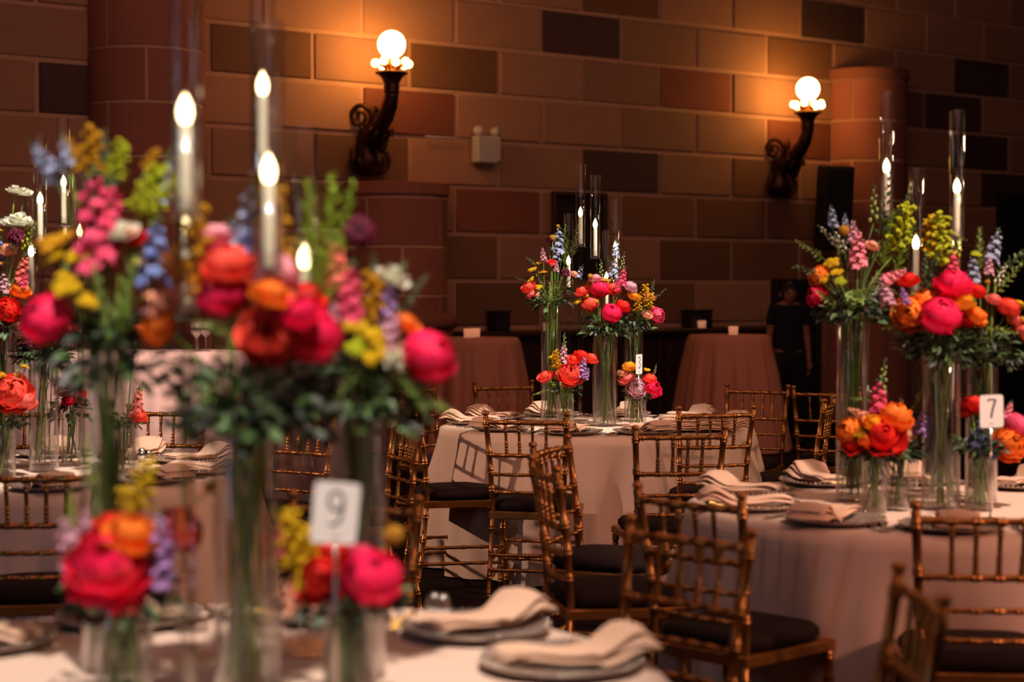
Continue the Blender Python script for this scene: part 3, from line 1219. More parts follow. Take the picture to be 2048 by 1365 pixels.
def shaker(p, label):
    s_ = thing('shaker', label, 'shaker', p)
    m = MB()
    m.lathe([(0.001, 0.001), (0.018, 0.001), (0.020, 0.004), (0.019, 0.035), (0.014, 0.042)], 14)
    m.obj('body', M_GLASSH, s_)
    m = MB()
    m.lathe([(0.0145, 0.038), (0.015, 0.052), (0.011, 0.059), (0.001, 0.062)], 14)
    m.obj('cap', M_STEEL, s_)
    m = MB()
    m.lathe([(0.001, 0.003), (0.016, 0.003), (0.016, 0.028), (0.001, 0.028)], 12)
    m.obj('contents', M_WHITE, s_)


for px, py, lab in ((284, 925, 'left of two glass shakers on the left table'), (297, 930, 'right of two glass shakers on the left table'),
                    (868, 1240, 'left of two glass shakers beside the napkin on the foreground table'), (886, 1243, 'right of two glass shakers beside the napkin on the foreground table')):
    shaker(at_z(px, py, TZ), lab)


# ------------------------------------------------------------------ table number cards
def card(px, py, Y, num, rz, wc=0.079, hc=0.105, tilt=0.0, stand_x=0.0):
    c = at(px, py, Y)
    r_ = thing('table_number_card', 'white card with the %s on a thin metal stand' % {'3': 'numeral three', '7': 'numeral seven', '9': 'numeral nine'}[num], 'sign', (c.x, c.y, TZ), rz)
    h = c.z - TZ
    m = MB()
    rc = 0.009
    out = []
    for cx, cz, a0 in ((wc / 2 - rc, hc / 2 - rc, 0), (-wc / 2 + rc, hc / 2 - rc, pi / 2), (-wc / 2 + rc, -hc / 2 + rc, pi), (wc / 2 - rc, -hc / 2 + rc, 1.5 * pi)):
        for k in range(5):
            a = a0 + pi / 2 * k / 4
            out.append((cx + rc * cos(a), cz + rc * sin(a)))
    n = len(out)
    R2 = Matrix.Rotation(tilt, 3, 'Y')
    vs = [R2 @ Vector((x, -0.0015, z)) + Vector((0, 0, h)) for x, z in out] + [R2 @ Vector((x, 0.0015, z)) + Vector((0, 0, h)) for x, z in out]
    fs = [tuple(range(n)), tuple(reversed(range(n, 2 * n)))] + [(i, i + n, (i + 1) % n + n, (i + 1) % n) for i in range(n)]
    m.add(vs, fs)
    cd = m.obj('card', M_CARD, r_, smooth=False)
    # numeral
    W_, H_ = 0.0145, 0.036
    if num == '9':
        strokes = [[(W_ * cos(a), 0.016 + 0.020 * sin(a)) for a in [2 * pi * i / 20 for i in range(21)]],
                   [(W_, 0.018), (W_ * 1.0, 0.0), (W_ * 0.85, -0.018), (W_ * 0.4, -0.031), (-W_ * 0.2, -H_), (-W_ * 0.75, -0.032)]]
    elif num == '3':
        strokes = [[(-W_ * 0.9, 0.030), (-W_ * 0.3, H_), (W_ * 0.5, 0.034), (W_ * 0.9, 0.022), (W_ * 0.6, 0.010), (-W_ * 0.1, 0.003)],
                   [(-W_ * 0.1, 0.003), (W_ * 0.7, -0.004), (W_, -0.016), (W_ * 0.7, -0.029), (0, -H_), (-W_ * 0.7, -0.033), (-W_, -0.027)]]
    else:
        strokes = [[(-W_, 0.028), (-W_, H_), (W_, H_)], [(W_, H_), (W_ * 0.6, 0.018), (W_ * 0.05, -0.008), (-W_ * 0.3, -H_)]]
    m = MB()
    for st in strokes:
        m.tube([(x, 0, z) for x, z in st], 0.0030, 6)
    for st in strokes:          # thicker middles, as in the printed figure
        if num == '3' or (num == '7' and st is strokes[1]):
            q = len(st)
            m.tube([(x + 0.0016, 0, z) for x, z in st[q // 5:q - q // 5]], 0.0036, 6)
    for v_ in m.v:
        v_.y *= 0.12
    no = m.obj('numeral', M_INK, cd, smooth=False)
    no.rotation_euler = (0, tilt, 0)
    no.location = (0, -0.0019, h + 0.008)
    no.scale = (0.85, 1, 0.82)
    m = MB()
    m.tube([(stand_x, 0.003, 0.005), (stand_x, 0.003, h - hc / 2 + 0.02)], 0.003, 8)
    m.tube([(stand_x - 0.008, 0.003, h - hc / 2 + 0.012), (stand_x + 0.008, 0.003, h - hc / 2 + 0.012)], 0.005, 8)
    m.obj('rod', M_STEEL, r_)
    m = MB()
    m.lathe([(0.001, 0.0), (0.03, 0.0), (0.03, 0.004), (0.004, 0.008), (0.001, 0.008)], 20)
    m.obj('foot', M_STEEL, r_)


card(1278, 729, 9.30, '3', radians(62), stand_x=0.0)
card(1983, 823, 5.62, '7', radians(8), tilt=-0.03)
card(671, 1027, 2.98, '9', radians(14), tilt=0.09)


# ------------------------------------------------------------------ candles in tall glass sleeves
def candle(px, tip, Y, label, rt=0.0262):
    p = at(px, tip, Y)
    zt = p.z
    c = thing('candlestick', label, 'candlestick', (p.x, p.y, TZ), rnd.uniform(0, 1.5))
    hz = zt - 0.17 - TZ        # top of the holder block, over the table
    m = MB()
    m.box((0, 0, 0.01), (0.075, 0.075, 0.02), bev=0.003)
    m.obj('base', M_GLASSH, c, smooth=False)
    m = MB()
    m.tube([(0, 0, 0.02), (0, 0, hz - 0.045)], 0.0145, 4, sq=True)
    m.obj('rod', M_GLASSH, c, smooth=False)
    m = MB()
    m.box((0, 0, hz - 0.0225), (0.034, 0.034, 0.040), bev=0.003)
    m.box((0, 0, hz - 0.045), (0.052, 0.052, 0.005), bev=0.001)
    m.obj('cup', M_GLASSH, c, smooth=False)
    m = MB()
    m.lathe([(0.0105, hz - 0.03), (0.0108, hz + 0.115), (0.008, hz + 0.12), (0.001, hz + 0.12)], 16)
    m.obj('candle', M_WAX, c)
    m = MB()
    m.lathe([(0.004, hz + 0.118), (0.0095, hz + 0.124), (0.0125, hz + 0.136), (0.0112, hz + 0.149), (0.006, hz + 0.161), (0.0015, hz + 0.169), (0.0003, hz + 0.17)], 14)
    m.obj('flame', M_FLAME, c)
    m = MB()
    zb, zt_ = hz - 0.042, hz + 0.17 + 0.235
    m.lathe([(rt, zb), (rt, zt_ - 0.001), (rt - 0.0008, zt_), (rt - 0.0018, zt_ - 0.001), (rt - 0.0020, zb), (rt, zb)], 32)
    m.obj('glass_sleeve', M_GLASS, c)
    return c


CA = 'taper candle in a tall glass sleeve, '
for px, tip, Y, lab in (
        (1137, 512, 9.75, 'leftmost, on the far centre table'), (1161, 415, 9.60, 'tallest, on the far centre table'), (1190.5, 438, 9.45, 'second tallest, on the far centre table'),
        (1213, 545, 9.85, 'shortest, on the far centre table'), (1231, 483, 9.70, 'rightmost, on the far centre table'),
        (1773, 317, 6.20, 'left and tallest, on the right table'), (1914, 357, 6.10, 'rightmost, on the right table'), (1832, 470, 6.25, 'middle and shortest, on the right table'),
        (370, 188, 3.00, 'leftmost tall one, on the foreground table'), (525, 143, 3.75, 'tallest, at the back of the foreground table'), (537, 308, 3.10, 'middle front, on the foreground table'),
        (609, 488, 3.55, 'lowest, right, on the foreground table'), (373, 425, 3.80, 'low, behind flowers, on the foreground table'),
        (80, 385, 7.15, 'second from left, on the left table'), (127, 350, 7.30, 'tallest, on the left table'), (62, 489, 7.35, 'lowest, on the left table'),
        (159, 448, 7.20, 'rightmost, on the left table')):
    candle(px, tip, Y, CA + lab)


# ------------------------------------------------------------------ flowers
def cup_petals(m, layers, seed):
    """petals wrapped on spheres: (count, radius, closing angle deg, half width deg, flare, ruffle)"""
    r1 = random.Random(seed)
    for li, (cnt, R, amax, hw_, flare, ruf) in enumerate(layers):
        o_ = r1.random() * 6.28
        for k in range(cnt):
            az0 = o_ + 2 * pi * k / cnt + r1.uniform(-0.15, 0.15)
            am = radians(amax + r1.uniform(-9, 9))
            hw2 = radians(hw_ * r1.uniform(0.85, 1.1))
            ph = r1.random() * 6.28
            Rk = R * r1.uniform(0.95, 1.05)
            tt = r1.uniform(-0.12, 0.12)
            lift_ = (1 - R) * 0.42 + r1.uniform(-0.03, 0.05)
            nu, nv = (6, 6) if R > 0.6 else (4, 5)

            def fn(u, v, az0=az0, am=am, hw2=hw2, ph=ph, Rk=Rk, flare=flare, ruf=ruf, lift_=lift_):
                x = 2 * u - 1
                # rounded tip: side columns end lower
                vv = v * (1 - 0.22 * x * x * x * x - 0.06 * x * x)
                a = vv * am
                w_ = hw2 * (sin(min(1.0, v * 1.5) * pi / 2) ** 0.7)
                az = az0 + x * w_ / max(0.45, sin(max(a, 0.25)))
                rr = Rk * (1 + flare * v ** 3 + ruf * v ** 4 * sin(x * 5 + ph) + 0.10 * x * x * v * (1 if flare > 0 else -0.3))
                return (rr * sin(a) * cos(az), rr * sin(a) * sin(az), -rr * cos(a) * 0.92 + lift_)
            m.grid(fn, nu, nv, tfn=lambda u, v, tt=tt: max(0, min(1, 0.25 + 0.75 * v * v + tt)))


def flat_petals(m, rings, seed):
    """daisy-like rings: (count, length, width, elevation deg, z0)"""
    r1 = random.Random(seed)
    for cnt, L, W, el, z0 in rings:
        o_ = r1.random() * 6.28
        for k in range(cnt):
            az = o_ + 2 * pi * k / cnt + r1.uniform(-0.1, 0.1)
            e = radians(el + r1.uniform(-8, 8))
            L2 = L * r1.uniform(0.88, 1.08)

            def fn(u, v, az=az, e=e, L2=L2, W=W, z0=z0):
                x = (2 * u - 1) * W * sin(pi * (0.12 + 0.80 * v)) ** 0.8
                a = e - v * v * 0.6
                r = L2 * v * cos(a)
                z = z0 + L2 * v * sin(a) + 0.25 * abs(x)
                return (r * cos(az) - x * sin(az), r * sin(az) + x * cos(az), z)
            m.grid(fn, 2, 4)


def floret(m, c, d, r, r1, tb=0.5):
    d = d.normalized()
    q = d.to_track_quat('Z', 'Y')
    o_ = r1.random() * 6.28
    for k in range(5):
        a = o_ + 2 * pi * k / 5
        t_ = q @ Vector((cos(a), sin(a), 0.25))
        s_ = q @ Vector((-sin(a), cos(a), 0))
        up = q @ Vector((0, 0, 1))
        p0 = c
        p1 = c + t_ * r * 0.55 + s_ * r * 0.38 + up * 0.12 * r
        p2 = c + t_ * r * 1.0 - up * 0.10 * r * r1.uniform(0, 2) + s_ * r * 0.12
        p3 = c + t_ * r * 0.55 - s_ * r * 0.38 + up * 0.12 * r
        p4 = c + t_ * r * 0.6 - up * 0.08 * r
        m.add([p0, p1, p2, p3, p4], [(0, 1, 4), (1, 2, 4), (2, 3, 4), (3, 0, 4)], [tb * 0.4, tb + 0.3, min(1, tb + 0.5), tb + 0.3, tb])


FM = {}


def flower_mesh(kind, color, var):
    key = (kind, color, var)
    if key in FM:
        return FM[key]
    seed = hash(kind) % 1 + var * 13 + len(kind) * 7 + len(color)
    r1 = random.Random(seed)
    m = MB()
    mats = [PMAT[color], M_LEAFM]
    if kind == 'peony':
        cup_petals(m, [(5, 1.0, 112, 52, 0.06, 0.03), (5, 0.98, 138, 50, -0.04, 0.04), (6, 0.90, 152, 42, -0.08, 0.09), (6, 0.80, 162, 38, -0.08, 0.12), (6, 0.62, 160, 38, 0, 0.16), (5, 0.42, 155, 44, 0, 0.2), (4, 0.24, 150, 50, 0, 0.2)], seed)
    elif kind == 'open_peony':
        cup_petals(m, [(6, 1.0, 88, 46, 0.20, 0.06), (6, 0.94, 108, 44, 0.08, 0.08), (7, 0.86, 132, 38, 0.0, 0.10), (7, 0.72, 148, 36, 0, 0.16), (7, 0.56, 152, 38, 0, 0.18), (6, 0.38, 150, 42, 0, 0.2), (4, 0.22, 150, 50, 0, 0.2)], seed)
    elif kind == 'rose':
        cup_petals(m, [(5, 0.95, 96, 48, 0.25, 0.05), (5, 0.80, 122, 46, 0.0, 0.03), (4, 0.62, 142, 52, -0.08, 0.03), (4, 0.44, 150, 56, -0.1, 0.03), (3, 0.26, 155, 60, -0.1, 0.02)], seed)
    elif kind == 'ranunculus':
        cup_petals(m, [(7, 1.0, 98, 34, 0.10, 0.02), (7, 0.88, 116, 34, 0, 0.02), (7, 0.74, 130, 34, 0, 0.02), (6, 0.58, 142, 36, 0, 0.02), (5, 0.4, 150, 40, 0, 0.02)], seed)
    elif kind == 'lisianthus':
        cup_petals(m, [(5, 1.0, 78, 40, 0.35, 0.12), (5, 0.8, 95, 40, 0.25, 0.12), (4, 0.5, 110, 40, 0.1, 0.1)], seed)
    elif kind == 'aster':
        flat_petals(m, [(16, 1.0, 0.14, 12, 0), (14, 0.85, 0.13, 30, 0.02), (12, 0.65, 0.12, 50, 0.03), (8, 0.45, 0.1, 70, 0.04)], seed)
    elif kind == 'scabiosa':
        flat_petals(m, [(14, 1.0, 0.17, -10, 0), (14, 0.95, 0.16, 12, 0), (12, 0.85, 0.15, 32, 0.03), (10, 0.75, 0.14, 52, 0.05), (8, 0.65, 0.13, 72, 0.05)], seed)
        m.ball((0, 0, 0.1), 0.45, 8, 6, 0.2)
    elif kind == 'craspedia':
        m.ball((0, 0, 0), 0.92, 16, 12, 0.5)
        for i in range(90):
            z = 1 - 2 * (i + 0.5) / 90
            a = i * 2.399
            q = sqrt(1 - z * z)
            m.ball((0.92 * q * cos(a), 0.92 * q * sin(a), 0.92 * z), 0.11, 4, 3, 0.8)
        mats = [M_BALL]
    elif kind == 'yarrow':
        for j in range(7):
            a = 2.4 * j
            rr = 0.55 * sqrt(j / 6)
            cx, cy, cz = rr * cos(a), rr * sin(a), r1.uniform(-0.15, 0.2)
            m.tube([(0, 0, -0.9), (cx * 0.6, cy * 0.6, -0.4), (cx, cy, cz - 0.05)], 0.03, 4, mi=1)
            for i in range(22):
                q = sqrt(i / 21) * 0.36
                b = i * 2.399
                m.ball((cx + q * cos(b), cy + q * sin(b), cz + 0.16 * (1 - (q / 0.36) ** 2) + r1.uniform(-0.02, 0.03)), 0.095, 5, 4, r1.uniform(0.2, 1))
    elif kind == 'goldenrod':
        for j in range(19):
            h = -0.9 + 1.8 * j / 18
            a = j * 2.4
            L = 0.62 * (1 - 0.5 * (h + 1) / 2)
            p0 = Vector((0, 0, h))
            p1 = p0 + Vector((cos(a) * L * 0.6, sin(a) * L * 0.6, 0.28))
            p2 = p0 + Vector((cos(a) * L, sin(a) * L, 0.20))
            m.tube([p0, p1, p2], 0.014, 3, mi=1)
            for i in range(20):
                t = 0.15 + 0.85 * i / 19
                p = p0.lerp(p1, min(1, t * 1.5)) if t < 0.66 else p1.lerp(p2, (t - 0.66) * 3)
                m.ball(p + Vector((r1.uniform(-1, 1), r1.uniform(-1, 1), r1.uniform(0, 1.4))) * 0.07, 0.068, 4, 3, r1.uniform(0.2, 1))
        m.tube([(0, 0, -1), (0, 0, 1)], 0.02, 4, mi=1)
    elif kind in ('snapdragon', 'stock', 'delphinium', 'bud_spike'):
        n = {'snapdragon': 26, 'stock': 26, 'delphinium': 18, 'bud_spike': 14}[kind]
        fr_ = {'snapdragon': 0.25, 'stock': 0.24, 'delphinium': 0.26, 'bud_spike': 0.13}[kind]
        m.tube([(0, 0, -1.05), (0.02, 0, 0), (0, 0.02, 1.0)], [0.035, 0.03, 0.012], 5, mi=1)
        for i in range(n):
            t = i / (n - 1)
            z = -0.9 + 1.75 * t
            a = i * 2.399
            k = (1 - 0.62 * t)
            rr = 0.24 * k
            c = Vector((rr * cos(a), rr * sin(a), z))
            d = Vector((cos(a), sin(a), 0.35 + 0.5 * t))
            if t > 0.78 or kind == 'bud_spike':
                m.ball(c * Vector((0.8, 0.8, 1)) if False else Vector((c.x * 0.8, c.y * 0.8, c.z)), 0.085 * (1.25 - 0.6 * t), 5, 5, 0.75, sz=1.35, mi=(1 if (t > 0.9 and kind != 'stock') else 0))
            else:
                floret(m, c, d, fr_ * k * r1.uniform(0.85, 1.15), r1, 0.45)
                floret(m, c + d * 0.05, d, fr_ * 0.65 * k, r1, 0.55)
                m.ball(c - d * 0.02, 0.07 * k, 4, 3, 0.25)
    elif kind == 'fern':
        m.tube([(0, 0, -1), (0.03, 0, 0), (0, 0.03, 1.0)], [0.02, 0.015, 0.005], 4, mi=0)
        for i in range(34):
            t = i / 33
            z = -0.95 + 1.85 * t
            a = i * 2.399
            L = 0.5 * (1 - 0.65 * t) * r1.uniform(0.7, 1.1)
            p0 = Vector((0, 0, z))
            d = Vector((cos(a), sin(a), 0.9)).normalized()
            e = Vector((-sin(a), cos(a), 0))
            m.add([p0, p0 + d * L * 0.5 + e * 0.014, p0 + d * L, p0 + d * L * 0.5 - e * 0.014], [(0, 1, 2, 3)], [0.2, 0.6, 1, 0.6])
            for q in range(1, 7):
                b_ = p0 + d * L * q / 7
                for sg in (-1, 1):
                    dd = (d * 0.7 + e * sg * 0.8 + Vector((0, 0, 0.1))).normalized() * L * 0.30
                    m.add([b_, b_ + dd * 0.5 + d * 0.016, b_ + dd, b_ + dd * 0.5 - d * 0.016], [(0, 1, 2, 3)], [0.2, 0.6, 1, 0.6])
    elif kind == 'eucalyptus':
        m.tube([(0, 0, -1), (0.06, 0, 0), (0.0, 0.05, 1.0)], [0.03, 0.02, 0.008], 4, mi=1)
        for i in range(22):
            t = i / 21
            z = -0.9 + 1.85 * t
            a = i * 1.9
            L = 0.36 * (1 - 0.5 * t) * r1.uniform(0.8, 1.2)
            p0 = Vector((0, 0, z))
            d = Vector((cos(a), sin(a), 0.5 + t)).normalized()
            e = Vector((-sin(a), cos(a), r1.uniform(-.4, .4))).normalized()

            def fn(u, v, p0=p0, d=d, e=e, L=L):
                x = (2 * u - 1) * L * 0.34 * sin(pi * (0.05 + 0.9 * v)) ** 0.6
                return p0 + d * L * (0.15 + v) + e * x + Vector((0, 0, 0.3 * abs(x) - 0.12 * L * v * v))
            m.grid(fn, 2, 4)
    me = m.mesh(kind, mats if len(mats) > 1 else mats[0])
    FM[key] = me
    return me


SPK = ('snapdragon', 'stock', 'delphinium', 'bud_spike', 'fern', 'eucalyptus', 'goldenrod')
KW = {'peony': 'peony', 'open_peony': 'open peony', 'rose': 'rose', 'ranunculus': 'ranunculus', 'lisianthus': 'lisianthus',
      'aster': 'aster', 'scabiosa': 'scabiosa', 'craspedia': 'billy ball', 'yarrow': 'yarrow head', 'goldenrod': 'goldenrod plume',
      'snapdragon': 'snapdragon spike', 'stock': 'stock spike', 'delphinium': 'delphinium spike', 'bud_spike': 'budding spike',
      'fern': 'feathery green frond', 'eucalyptus': 'eucalyptus sprig'}
ON = {'bud_spike': 'snapdragon', 'open_peony': 'peony', 'fern': 'fern_frond', 'eucalyptus': 'eucalyptus_sprig'}


def stem_part(parent_loc, q, start, vp, rv, hv, parent, r1, thick, matn):
    """stem from the bloom down into the vase"""
    mouth = Vector((vp.x, vp.y, TZ + hv))
    a = r1.uniform(0, 6.28)
    off = (start - mouth)
    off.z = 0
    if off.length > rv * 0.78:
        off = off.normalized() * rv * 0.78 * r1.uniform(0.5, 1)
    p1 = mouth + off * 0.95
    bot = Vector((vp.x - off.x * 0.7 + rv * 0.35 * cos(a), vp.y - off.y * 0.7 + rv * 0.35 * sin(a), TZ + 0.012 + hv * r1.uniform(0.0, 0.10)))
    dd = bot - Vector((vp.x, vp.y, bot.z))
    if dd.length > rv * 0.75:
        bot = Vector((vp.x, vp.y, bot.z)) + dd.normalized() * rv * 0.75
    ctrl = Vector((p1.x, p1.y, p1.z + max(0.02, (start.z - p1.z) * 0.45)))
    pts = []
    for i in range(7):
        t = i / 6
        pts.append(start * (1 - t) ** 2 + ctrl * 2 * t * (1 - t) + p1 * t * t)
    for i in range(1, 6):
        t = i / 5
        p = p1.lerp(bot, t)
        p.x += 0.003 * sin(t * 5 + a)
        pts.append(p)
    m = MB()
    m.tube([p - parent_loc for p in pts], thick, 5)
    # a few leaves along the stem above the water, one mesh
    st = m.obj('stem', matn, parent)
    return st


def foliage(vp, rv, hv, n, spread, seed, tname, sprigs=3, low=0.10, cz=0.05):
    r1 = random.Random(seed)
    m = MB()
    mouth = Vector((vp.x, vp.y, TZ + hv))
    for i in range(n):
        a = r1.uniform(0, 6.28)
        rr = spread * sqrt(r1.random())
        h = r1.uniform(-low, low * 0.7) * (1 - 0.3 * rr / spread)
        if sin(a) < -0.3 and rr > 0.5 * spread and h > -0.1 * low:
            h = -abs(h) * 0.8 - 0.01
        c = mouth + Vector((rr * cos(a), rr * sin(a), h + cz))
        if c.z < TZ + hv and rr < rv + 0.012:
            c.z = TZ + hv + r1.uniform(0.0, 0.05)
        L = r1.uniform(0.025, 0.055) * (spread / 0.13) ** 0.5
        out = Vector((cos(a), sin(a), r1.uniform(-0.7, 0.9))).normalized()
        e = out.cross(Vector((r1.uniform(-1, 1), r1.uniform(-1, 1), 1))).normalized()
        up = e.cross(out)
        W = L * r1.uniform(0.16, 0.28)
        vs, ts = [], []
        for j in range(5):
            t = j / 4
            x = W * sin(pi * (0.06 + 0.92 * t)) ** 0.8
            p = c + out * L * t - up * 0.0 + up * (-0.25 * L * t * t)
            vs += [p - e * x + up * x * 0.3, p, p + e * x + up * x * 0.3]
            ts += [t] * 3
        fs = []
        for j in range(4):
            for k in range(2):
                q = j * 3 + k
                fs.append((q, q + 1, q + 4, q + 3))
        mi = 0 if r1.random() < 0.55 else (1 if r1.random() < 0.6 else 2)
        m.add(vs, fs, ts, mi=mi)
    # leaf stems and thin twigs
    for i in range(n // 10):
        a = r1.uniform(0, 6.28)
        rr = spread * r1.uniform(0.4, 1.0)
        p2 = mouth + Vector((rr * cos(a), rr * sin(a), cz + r1.uniform(-0.5, 0.9) * low))
        p0 = mouth + Vector((rv * 0.6 * cos(a), rv * 0.6 * sin(a), 0.0))
        mid = (p0 + p2) / 2 + Vector((0, 0, 0.02))
        m.tube([p0, mid, p2], 0.0013, 3, mi=0)
    # stems standing in the water
    for i in range(sprigs * 3):
        a, b = r1.uniform(0, 6.28), r1.uniform(0, 6.28)
        q = rv * 0.72 * sqrt(r1.random())
        q2 = rv * 0.72 * sqrt(r1.random())
        zt, zb = TZ + hv + 0.02, TZ + 0.012 + hv * r1.uniform(0, 0.25)
        m.tube([(vp.x + q * cos(a), vp.y + q * sin(a), zt), (vp.x + q2 * cos(b), vp.y + q2 * sin(b), zb)], r1.uniform(0.0015, 0.0028), 4, mi=(3 if r1.random() < 0.45 else 0))
    o = m.obj('foliage', [M_LEAFD, M_LEAFM, M_LEAFE, M_STEM])
    return tag(o, 'mixed dark green leaves and twigs in the %s' % tname, 'foliage', None, 'stuff')


flowers_all = []


def arrangement(key, vname, px, Y, rv, hv, water, fl, leaves, spread, seed, cz=0.05, low=0.10):
    r1 = random.Random(seed)
    vp = Vector((px_X(px, Y), Y, 0))
    v = thing('vase', 'clear glass %s' % vname, 'vase', (vp.x, vp.y, TZ))
    m = MB()
    m.lathe([(0.001, 0.0), (rv - 0.002, 0.0), (rv, 0.002), (rv, hv - 0.002), (rv - 0.0012, hv), (rv - 0.0032, hv - 0.002), (rv - 0.0034, 0.012), (0.001, 0.012)], 44)
    m.obj('glass_wall', M_GLASS, v)
    m = MB()
    zw = hv * water
    m.lathe([(0.001, 0.0125), (rv - 0.0045, 0.0125), (rv - 0.0045, zw), (rv - 0.0055, zw + 0.0008), (0.001, zw)], 44)
    m.obj('water', M_WATER, v)
    s_px = F / Y
    cen = Vector((vp.x, vp.y, TZ + hv + 0.05))
    for i, f in enumerate(fl):
        kind, col, fx, fy, fr_ = f[:5]
        dy = f[5] if len(f) > 5 else None
        r = fr_ / s_px
        p = at(fx, fy, Y)
        if dy is None:
            dx, dz = p.x - cen.x, (p.z - cen.z) * 0.8
            q = (spread * 0.95) ** 2 - dx * dx - dz * dz
            dy = -0.75 * sqrt(q) if q > 0 else -0.01
            if kind in SPK:
                dy *= 0.1
        p = at(fx, fy, Y + dy)
        if kind in SPK:
            d = Vector(((p.x - cen.x) * 1.0, dy * 0.6, 0.30 + max(0, p.z - cen.z) * 1.2)).normalized()
            if len(f) > 6:
                d = Vector(f[6]).normalized()
        else:
            d = Vector((p.x - cen.x, (p.y - cen.y) - 0.05, (p.z - cen.z) * 0.9 + 0.07)).normalized()
            d = (d + Vector((r1.uniform(-.25, .25), r1.uniform(-.25, .1), r1.uniform(-.15, .25)))).normalized()
            if len(f) > 6:
                d = Vector(f[6]).normalized()
        if kind == 'peony':
            d = (d + Vector((0, 0, 0.9))).normalized()
        elif kind in ('open_peony', 'rose', 'ranunculus'):
            d = (d + Vector((0, 0, 0.35))).normalized()
        q = d.to_track_quat('Z', 'Y')
        if kind in SPK and kind not in ('fern', 'eucalyptus', 'goldenrod'):
            sc_ = r
        else:
            sc_ = r
        r *= {'yarrow': 1.35, 'goldenrod': 1.2, 'craspedia': 1.1, 'fern': 1.05, 'eucalyptus': 1.0, 'open_peony': 0.98, 'peony': 1.04, 'stock': 1.08, 'snapdragon': 1.05, 'delphinium': 1.08}.get(kind, 1.10)
        sc_ = r
        th = thing(ON.get(kind, kind), None, 'flower' if kind not in ('fern', 'eucalyptus') else 'greenery', p)
        bl = link('leaf_sprig' if kind in ('fern', 'eucalyptus') else 'bloom', flower_mesh(kind, col, i % 3), th)
        bl.rotation_mode = 'QUATERNION'
        bl.rotation_quaternion = q @ Quaternion((0, 0, 1), r1.uniform(0, 6.28))
        wscale = {'stock': 1.5, 'snapdragon': 1.3, 'delphinium': 1.35}.get(kind, 1.0)
        bl.scale = (sc_ * wscale, sc_ * wscale, sc_)
        start = p - d * r * (1.0 if kind in SPK else 0.75)
        stem_part(p, q, start, vp, rv, hv, th, r1, 0.0028 if kind in ('peony', 'open_peony', 'rose') else 0.0019, M_STEM if r1.random() < 0.5 else M_STEMD)
        flowers_all.append((th, kind, col, vname, fx, fy))
    if leaves:
        foliage(vp, rv, hv, int(leaves * 0.8), spread * 0.92, seed + 100, vname, cz=cz, low=low * 0.85)


n3, n7, n9, nL = 'on the far centre table', 'on the right table', 'on the foreground table', 'on the left table'
# ---- table 3
arrangement('A3', 'tall left vase ' + n3, 1102, 9.60, 0.055, 0.65, 0.88, [
    ('yarrow', 'yellow', 1066, 540, 9), ('yarrow', 'golden', 1080, 527, 8), ('yarrow', 'yellow', 1063, 560, 8), ('yarrow', 'yellow', 1078, 575, 7),
    ('yarrow', 'golden', 1086, 545, 7), ('aster', 'red', 1104, 524, 12), ('stock', 'mauve pink', 1086, 510, 14, -0.02), ('stock', 'mauve pink', 1113, 533, 11, -0.06),
    ('delphinium', 'pale blue', 1117, 478, 26, 0.02), ('delphinium', 'pale blue', 1113, 505, 18, 0.0), ('craspedia', 'yellow', 1105, 476, 6, 0.0), ('craspedia', 'golden', 1116, 453, 4, 0.03),
    ('scabiosa', 'burgundy', 1132, 545, 11, -0.12), ('scabiosa', 'burgundy', 1100, 480, 10, 0.08), ('rose', 'coral', 1056, 574, 12, -0.03), ('rose', 'peach', 1068, 592, 9, 0.0),
    ('rose', 'salmon', 1062, 588, 9, -0.05), ('fern', 'lime green', 1132, 505, 26, 0.03), ('fern', 'green', 1150, 482, 34, 0.06), ('fern', 'green', 1128, 480, 32, 0.06), ('bud_spike', 'grey green', 1058, 520, 12, 0.0, (-0.8, 0, 0.6)),
    ('eucalyptus', 'grey green', 1045, 560, 13, 0.0, (-1, -0.2, 0.3)), ('fern', 'green', 1118, 580, 28, -0.08, (0.2, -0.3, 1)), ('fern', 'green', 1100, 590, 26, -0.10, (0.0, -0.3, 1)),
    ('delphinium', 'pale blue', 1161, 543, 15, -0.08), ('rose', 'peach', 1150, 548, 7, -0.08)],
    170, 0.115, 31)
arrangement('B3', 'wide middle vase ' + n3, 1210, 9.42, 0.061, 0.50, 0.82, [
    ('peony', 'hot pink', 1199, 577, 19, None, (-0.1, -0.6, 0.8)), ('peony', 'hot pink', 1223, 626, 19, None, (0.15, -1, -0.1)), ('peony', 'coral', 1181, 607, 16), ('open_peony', 'coral', 1226, 577, 15),
    ('rose', 'coral', 1163, 582, 12), ('open_peony', 'red', 1245, 612, 16), ('ranunculus', 'amber', 1267, 590, 11), ('open_peony', 'mauve pink', 1262, 573, 13),
    ('rose', 'pale pink', 1190, 556, 11), ('snapdragon', 'pink', 1246, 552, 20, -0.03), ('snapdragon', 'pink', 1236, 568, 14, -0.08), ('delphinium', 'pale blue', 1228, 535, 22, 0.0), ('delphinium', 'pale blue', 1232, 497, 18, 0.05),
    ('yarrow', 'yellow', 1156, 604, 9), ('yarrow', 'golden', 1172, 592, 9), ('craspedia', 'golden', 1193, 604, 5), ('craspedia', 'golden', 1181, 553, 5, -0.05), ('yarrow', 'golden', 1212, 562, 9),
    ('bud_spike', 'green', 1246, 522, 18, 0.03), ('bud_spike', 'green', 1202, 540, 20, 0.03), ('goldenrod', 'golden', 1180, 582, 13), ('eucalyptus', 'grey green', 1192, 640, 16, -0.1, (-0.6, -0.4, -0.5)),
    ('eucalyptus', 'green', 1215, 655, 15, -0.11, (0.2, -0.6, -0.9))],
    260, 0.125, 32, cz=0.05)
